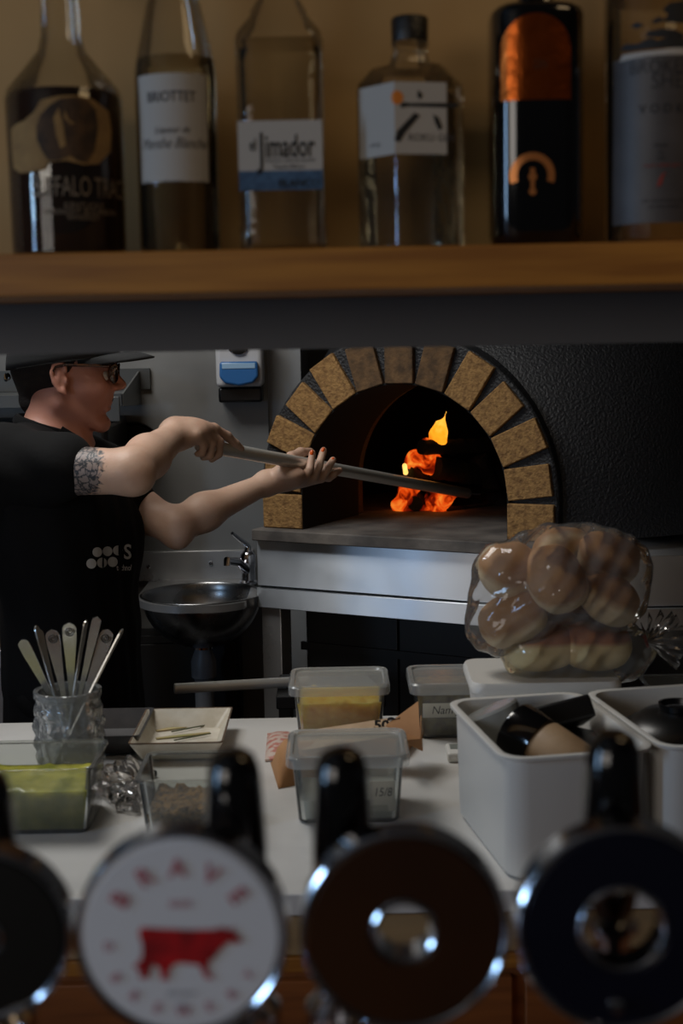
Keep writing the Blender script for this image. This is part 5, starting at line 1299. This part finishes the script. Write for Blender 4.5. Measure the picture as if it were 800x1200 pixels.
# apron: cast onto the trunk all round the front, hanging straight below the hips
V, Q = sdf_mesh(slv, 0.01)
bvt = BVHTree.FromPolygons([Vector(v) for v in V.tolist()], [tuple(q) for q in Q.tolist()])
ax0 = W(84, 700, 2.72); nz, na = 46, 40
ztop, zbot = W(100, 560, 2.6).z, 0.42
def apr(z, a):
    zz_ = max(z, 0.86); o_ = Vector((ax0.x, ax0.y, zz_)); d = Vector((math.cos(a), math.sin(a), 0))
    h = bvt.ray_cast(o_+d*0.6, -d)[0]
    r = (h-o_).length if h else 0.13
    return Vector((ax0.x, ax0.y, z)) + d*(r+0.007+max(0, 0.86-z)*0.06+0.002*math.sin(a*14+z*8))
vs = []; fs = []
for j in range(nz+1):
    z = zbot+(ztop-zbot)*j/nz
    wd = 1.0 if z < 1.0 else 1.0-0.42*min(1, (z-1.0)/0.25)
    am = math.radians(-52); half = math.radians(102)*wd
    for i in range(na+1): vs.append(apr(z, am-half+2*half*i/na))
for j in range(nz):
    for i in range(na): a = j*(na+1)+i; fs.append((a, a+1, a+na+2, a+na+1))
ap = MB().add(vs, fs).build('apron', M_apron, cook, world=True, solid=0.003)
strap = [W(112, 575, 2.57), W(98, 540, 2.60), W(92, 518, 2.64), W(70, 505, 2.63)]
MB().tube(strap, 0.011, 8, flat=0.25, up=(0, -1, 0.2)).build('apron_strap', M_apron, cook, world=True)
bva = BVHTree.FromPolygons([Vector(v) for v in vs], fs)
def onapron(x, z):
    px, py = 130+x, 650-z; r = ray(px, py); h = bva.ray_cast(CAM, r)[0]
    h = h if h else at(px, py, 2.6)
    return h - r*0.0035 - Vector((CX, CY, 0))
M_print = mat('apron_print', (200, 200, 198), 0.8)
bub = [(114, 647, 5.7), (126, 646, 5.7), (138, 645, 5.7), (107, 660.5, 5.9), (119.5, 659.5, 5.9), (132, 658.5, 5.9)]
art('apron_logo', [(disc(x-130, 650-y, r), 0, 0) for x, y, r in bub], onapron, M_print, cook, step=4)
art('apron_lettering', [(text2d('S', 24, 0.02, 0.85), 19.5, 2.5), (text2d('technol', 9.5, 0.02, 0.62), 15.5, -15.5)], onapron, M_print, cook, step=2)
# cap with visor
vs = []; fs = []; n = 40; m_ = 14
for j in range(m_+1):
    for i in range(n):
        a = 2*PI*i/n; e = PI/2*j/m_
        f = -.006 + .110*math.cos(a)*math.cos(e)**0.85; s = .084*math.sin(a)*math.cos(e)**0.85; ub = .029+.12*f
        vs.append(H(f, s, ub + (.135-ub)*math.sin(e)))
for j in range(m_):
    for i in range(n): fs.append((j*n+i, j*n+(i+1) % n, (j+1)*n+(i+1) % n, (j+1)*n+i))
M_cap = mat('black_cap', (22, 23, 25), 0.85, bump=0.1, bscale=200)
MB().add(vs, fs).build('cap', M_cap, cook, world=True, solid=0.003)
capo = [o for o in cook.children if o.name.startswith('cap')][0]
vs = []; fs = []
for j in range(9):
    for i in range(17):
        v = -1+2*i/16; a = v*1.15; b0 = Vector((.098*math.cos(a)*1.0-.004, .080*math.sin(a)))
        ext = .080*(1-abs(v)**2.6)**0.5 if abs(v) < 1 else 0
        f = b0.x+ext*j/8; s = b0.y*(1-0.05*j/8)
        q_ = j/8; u0 = .031+.12*b0.x
        vs.append(H(f, s, u0*(1-q_) + (.036-.014*v*v)*q_ + .007*math.sin(PI*q_)*(1-v*v)))
for j in range(8):
    for i in range(16): a = j*17+i; fs.append((a, a+1, a+18, a+17))
MB().add(vs, fs).build('visor', M_cap, capo, world=True, solid=0.003)
MB().tube([H(-.116, -.012, .004), H(-.120, 0, .0), H(-.116, .012, .004)], 0.004, 8, flat=1.8).build('strap_clip', M_chrome, capo, world=True)
# hair, glasses, moustache, brows, eyes
M_hair = mat('dark_hair', (34, 24, 18), 0.75, col2=(18, 13, 10), scale=60, stretch=(1, 1, 4), bump=0.6, bscale=220)
sdf_obj('hair', [he((-.011, 0, .036), (.098, .0775, .085), .01), capsule(H(-.052, 0, -.005), H(-.062, 0, -.042), .052, .034, .02), carve(he((.078, 0, -.02), (.075, .12, .085), .01)), carve(he((.016, -.085, -.028), (.044, .026, .050), .006)), carve(he((.016, .085, -.028), (.044, .026, .050), .006)), carve(he((.02, 0, -.115), (.070, .09, .065), .01))], 0.004, M_hair, cook, world=True)
for s in (-1, 1):
    sdf_obj('sideburn', [hc((.004, s*.0665, .012), (.010, s*.066, -.010), .006, .003, .004)], 0.0025, M_hair, cook, world=True)
    sdf_obj('eyebrow', [hc((.084, s*.036, .026), (.0955, s*.014, .0265), .0035, .0038, .004)], 0.002, M_hair, cook, world=True)
    eye = MB().lathe([(0, -.0115)]+[(.0115*math.cos(t_), .0115*math.sin(t_)) for t_ in [-PI/2+PI*k/12 for k in range(1, 12)]]+[(0, .0115)], 20, Matrix.Translation(H(.0775, s*.031, .002)))
    e_ = eye.build('eye', mat('eye_white', (205, 200, 192), 0.2), cook, world=True)
    MB().lathe([(0, .0), (.0055, .0), (.005, .001), (0, .0013)], 16, tilt(H(.0885, s*.0315, .002), (1, s*.05, 0))).build('iris', M_dark, e_, world=True)
sdf_obj('moustache', [hc((.0850, 0, -.0455), (.078, -.022, -.050), .0042, .0022, .004), hc((.0850, 0, -.0455), (.078, .022, -.050), .0042, .0022, .004)], 0.002, M_hair, cook, world=True)
M_frame = mat('tortoise_frame', (70, 40, 20), 0.25, col2=(24, 14, 9), scale=90)
gl = None
for s in (-1, 1):
    pts = [H(.1035-.006*abs(math.cos(2*PI*k/28))*0 - .010*((math.cos(2*PI*k/28)*s+1)/2)**2 - 0.002, s*.033+.0235*math.cos(2*PI*k/28), .006+.0175*math.sin(2*PI*k/28)) for k in range(29)]
    g_ = MB().tube(pts, 0.0019, 8, cap=False).build('glasses' if gl is None else 'glasses_rim', M_frame, cook if gl is None else gl, world=True)
    if gl is None: gl = g_
    MB().add([p for p in pts[:28]], [tuple(range(28))]).build('lens', M_glass if 'M_glass' in globals() else M_chrome, gl, world=True, solid=0.0008)
    MB().tube([H(.093, s*.057, .021), H(.06, s*.073, .023), H(.014, s*.080, .025), H(-.004, s*.081, .022), H(-.016, s*.079, .006)], 0.0028, 8).build('temple', M_frame, gl, world=True)
MB().tube([H(.1015, -.0095, .010), H(.104, 0, .013), H(.1015, .0095, .010)], 0.0018, 8).build('bridge', M_frame, gl, world=True)
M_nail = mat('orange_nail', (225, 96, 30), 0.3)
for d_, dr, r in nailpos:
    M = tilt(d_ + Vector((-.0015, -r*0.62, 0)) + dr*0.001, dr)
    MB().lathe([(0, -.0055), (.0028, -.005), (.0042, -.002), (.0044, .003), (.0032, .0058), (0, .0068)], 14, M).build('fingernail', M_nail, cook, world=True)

# the long peel in the hands
pe = Pa.lerp(Pb, 1.0)
t = thing('oven_peel', 'long steel peel pole held by the cook and reaching into the fire', 'peel', tuple(pole(236)))
MB().tube([pole(234), pe], 0.0140, 24).build('handle', M_pole, t, world=True)
dv = (pe-pole(236)).normalized()
MB().box((-0.01, -0.045, -0.0015), (0.10, 0.045, 0.0015), Matrix.Translation(pe) @ Matrix.Rotation(math.atan2(dv.y, dv.x), 4, 'Z')).build('blade', M_dark, t, world=True)
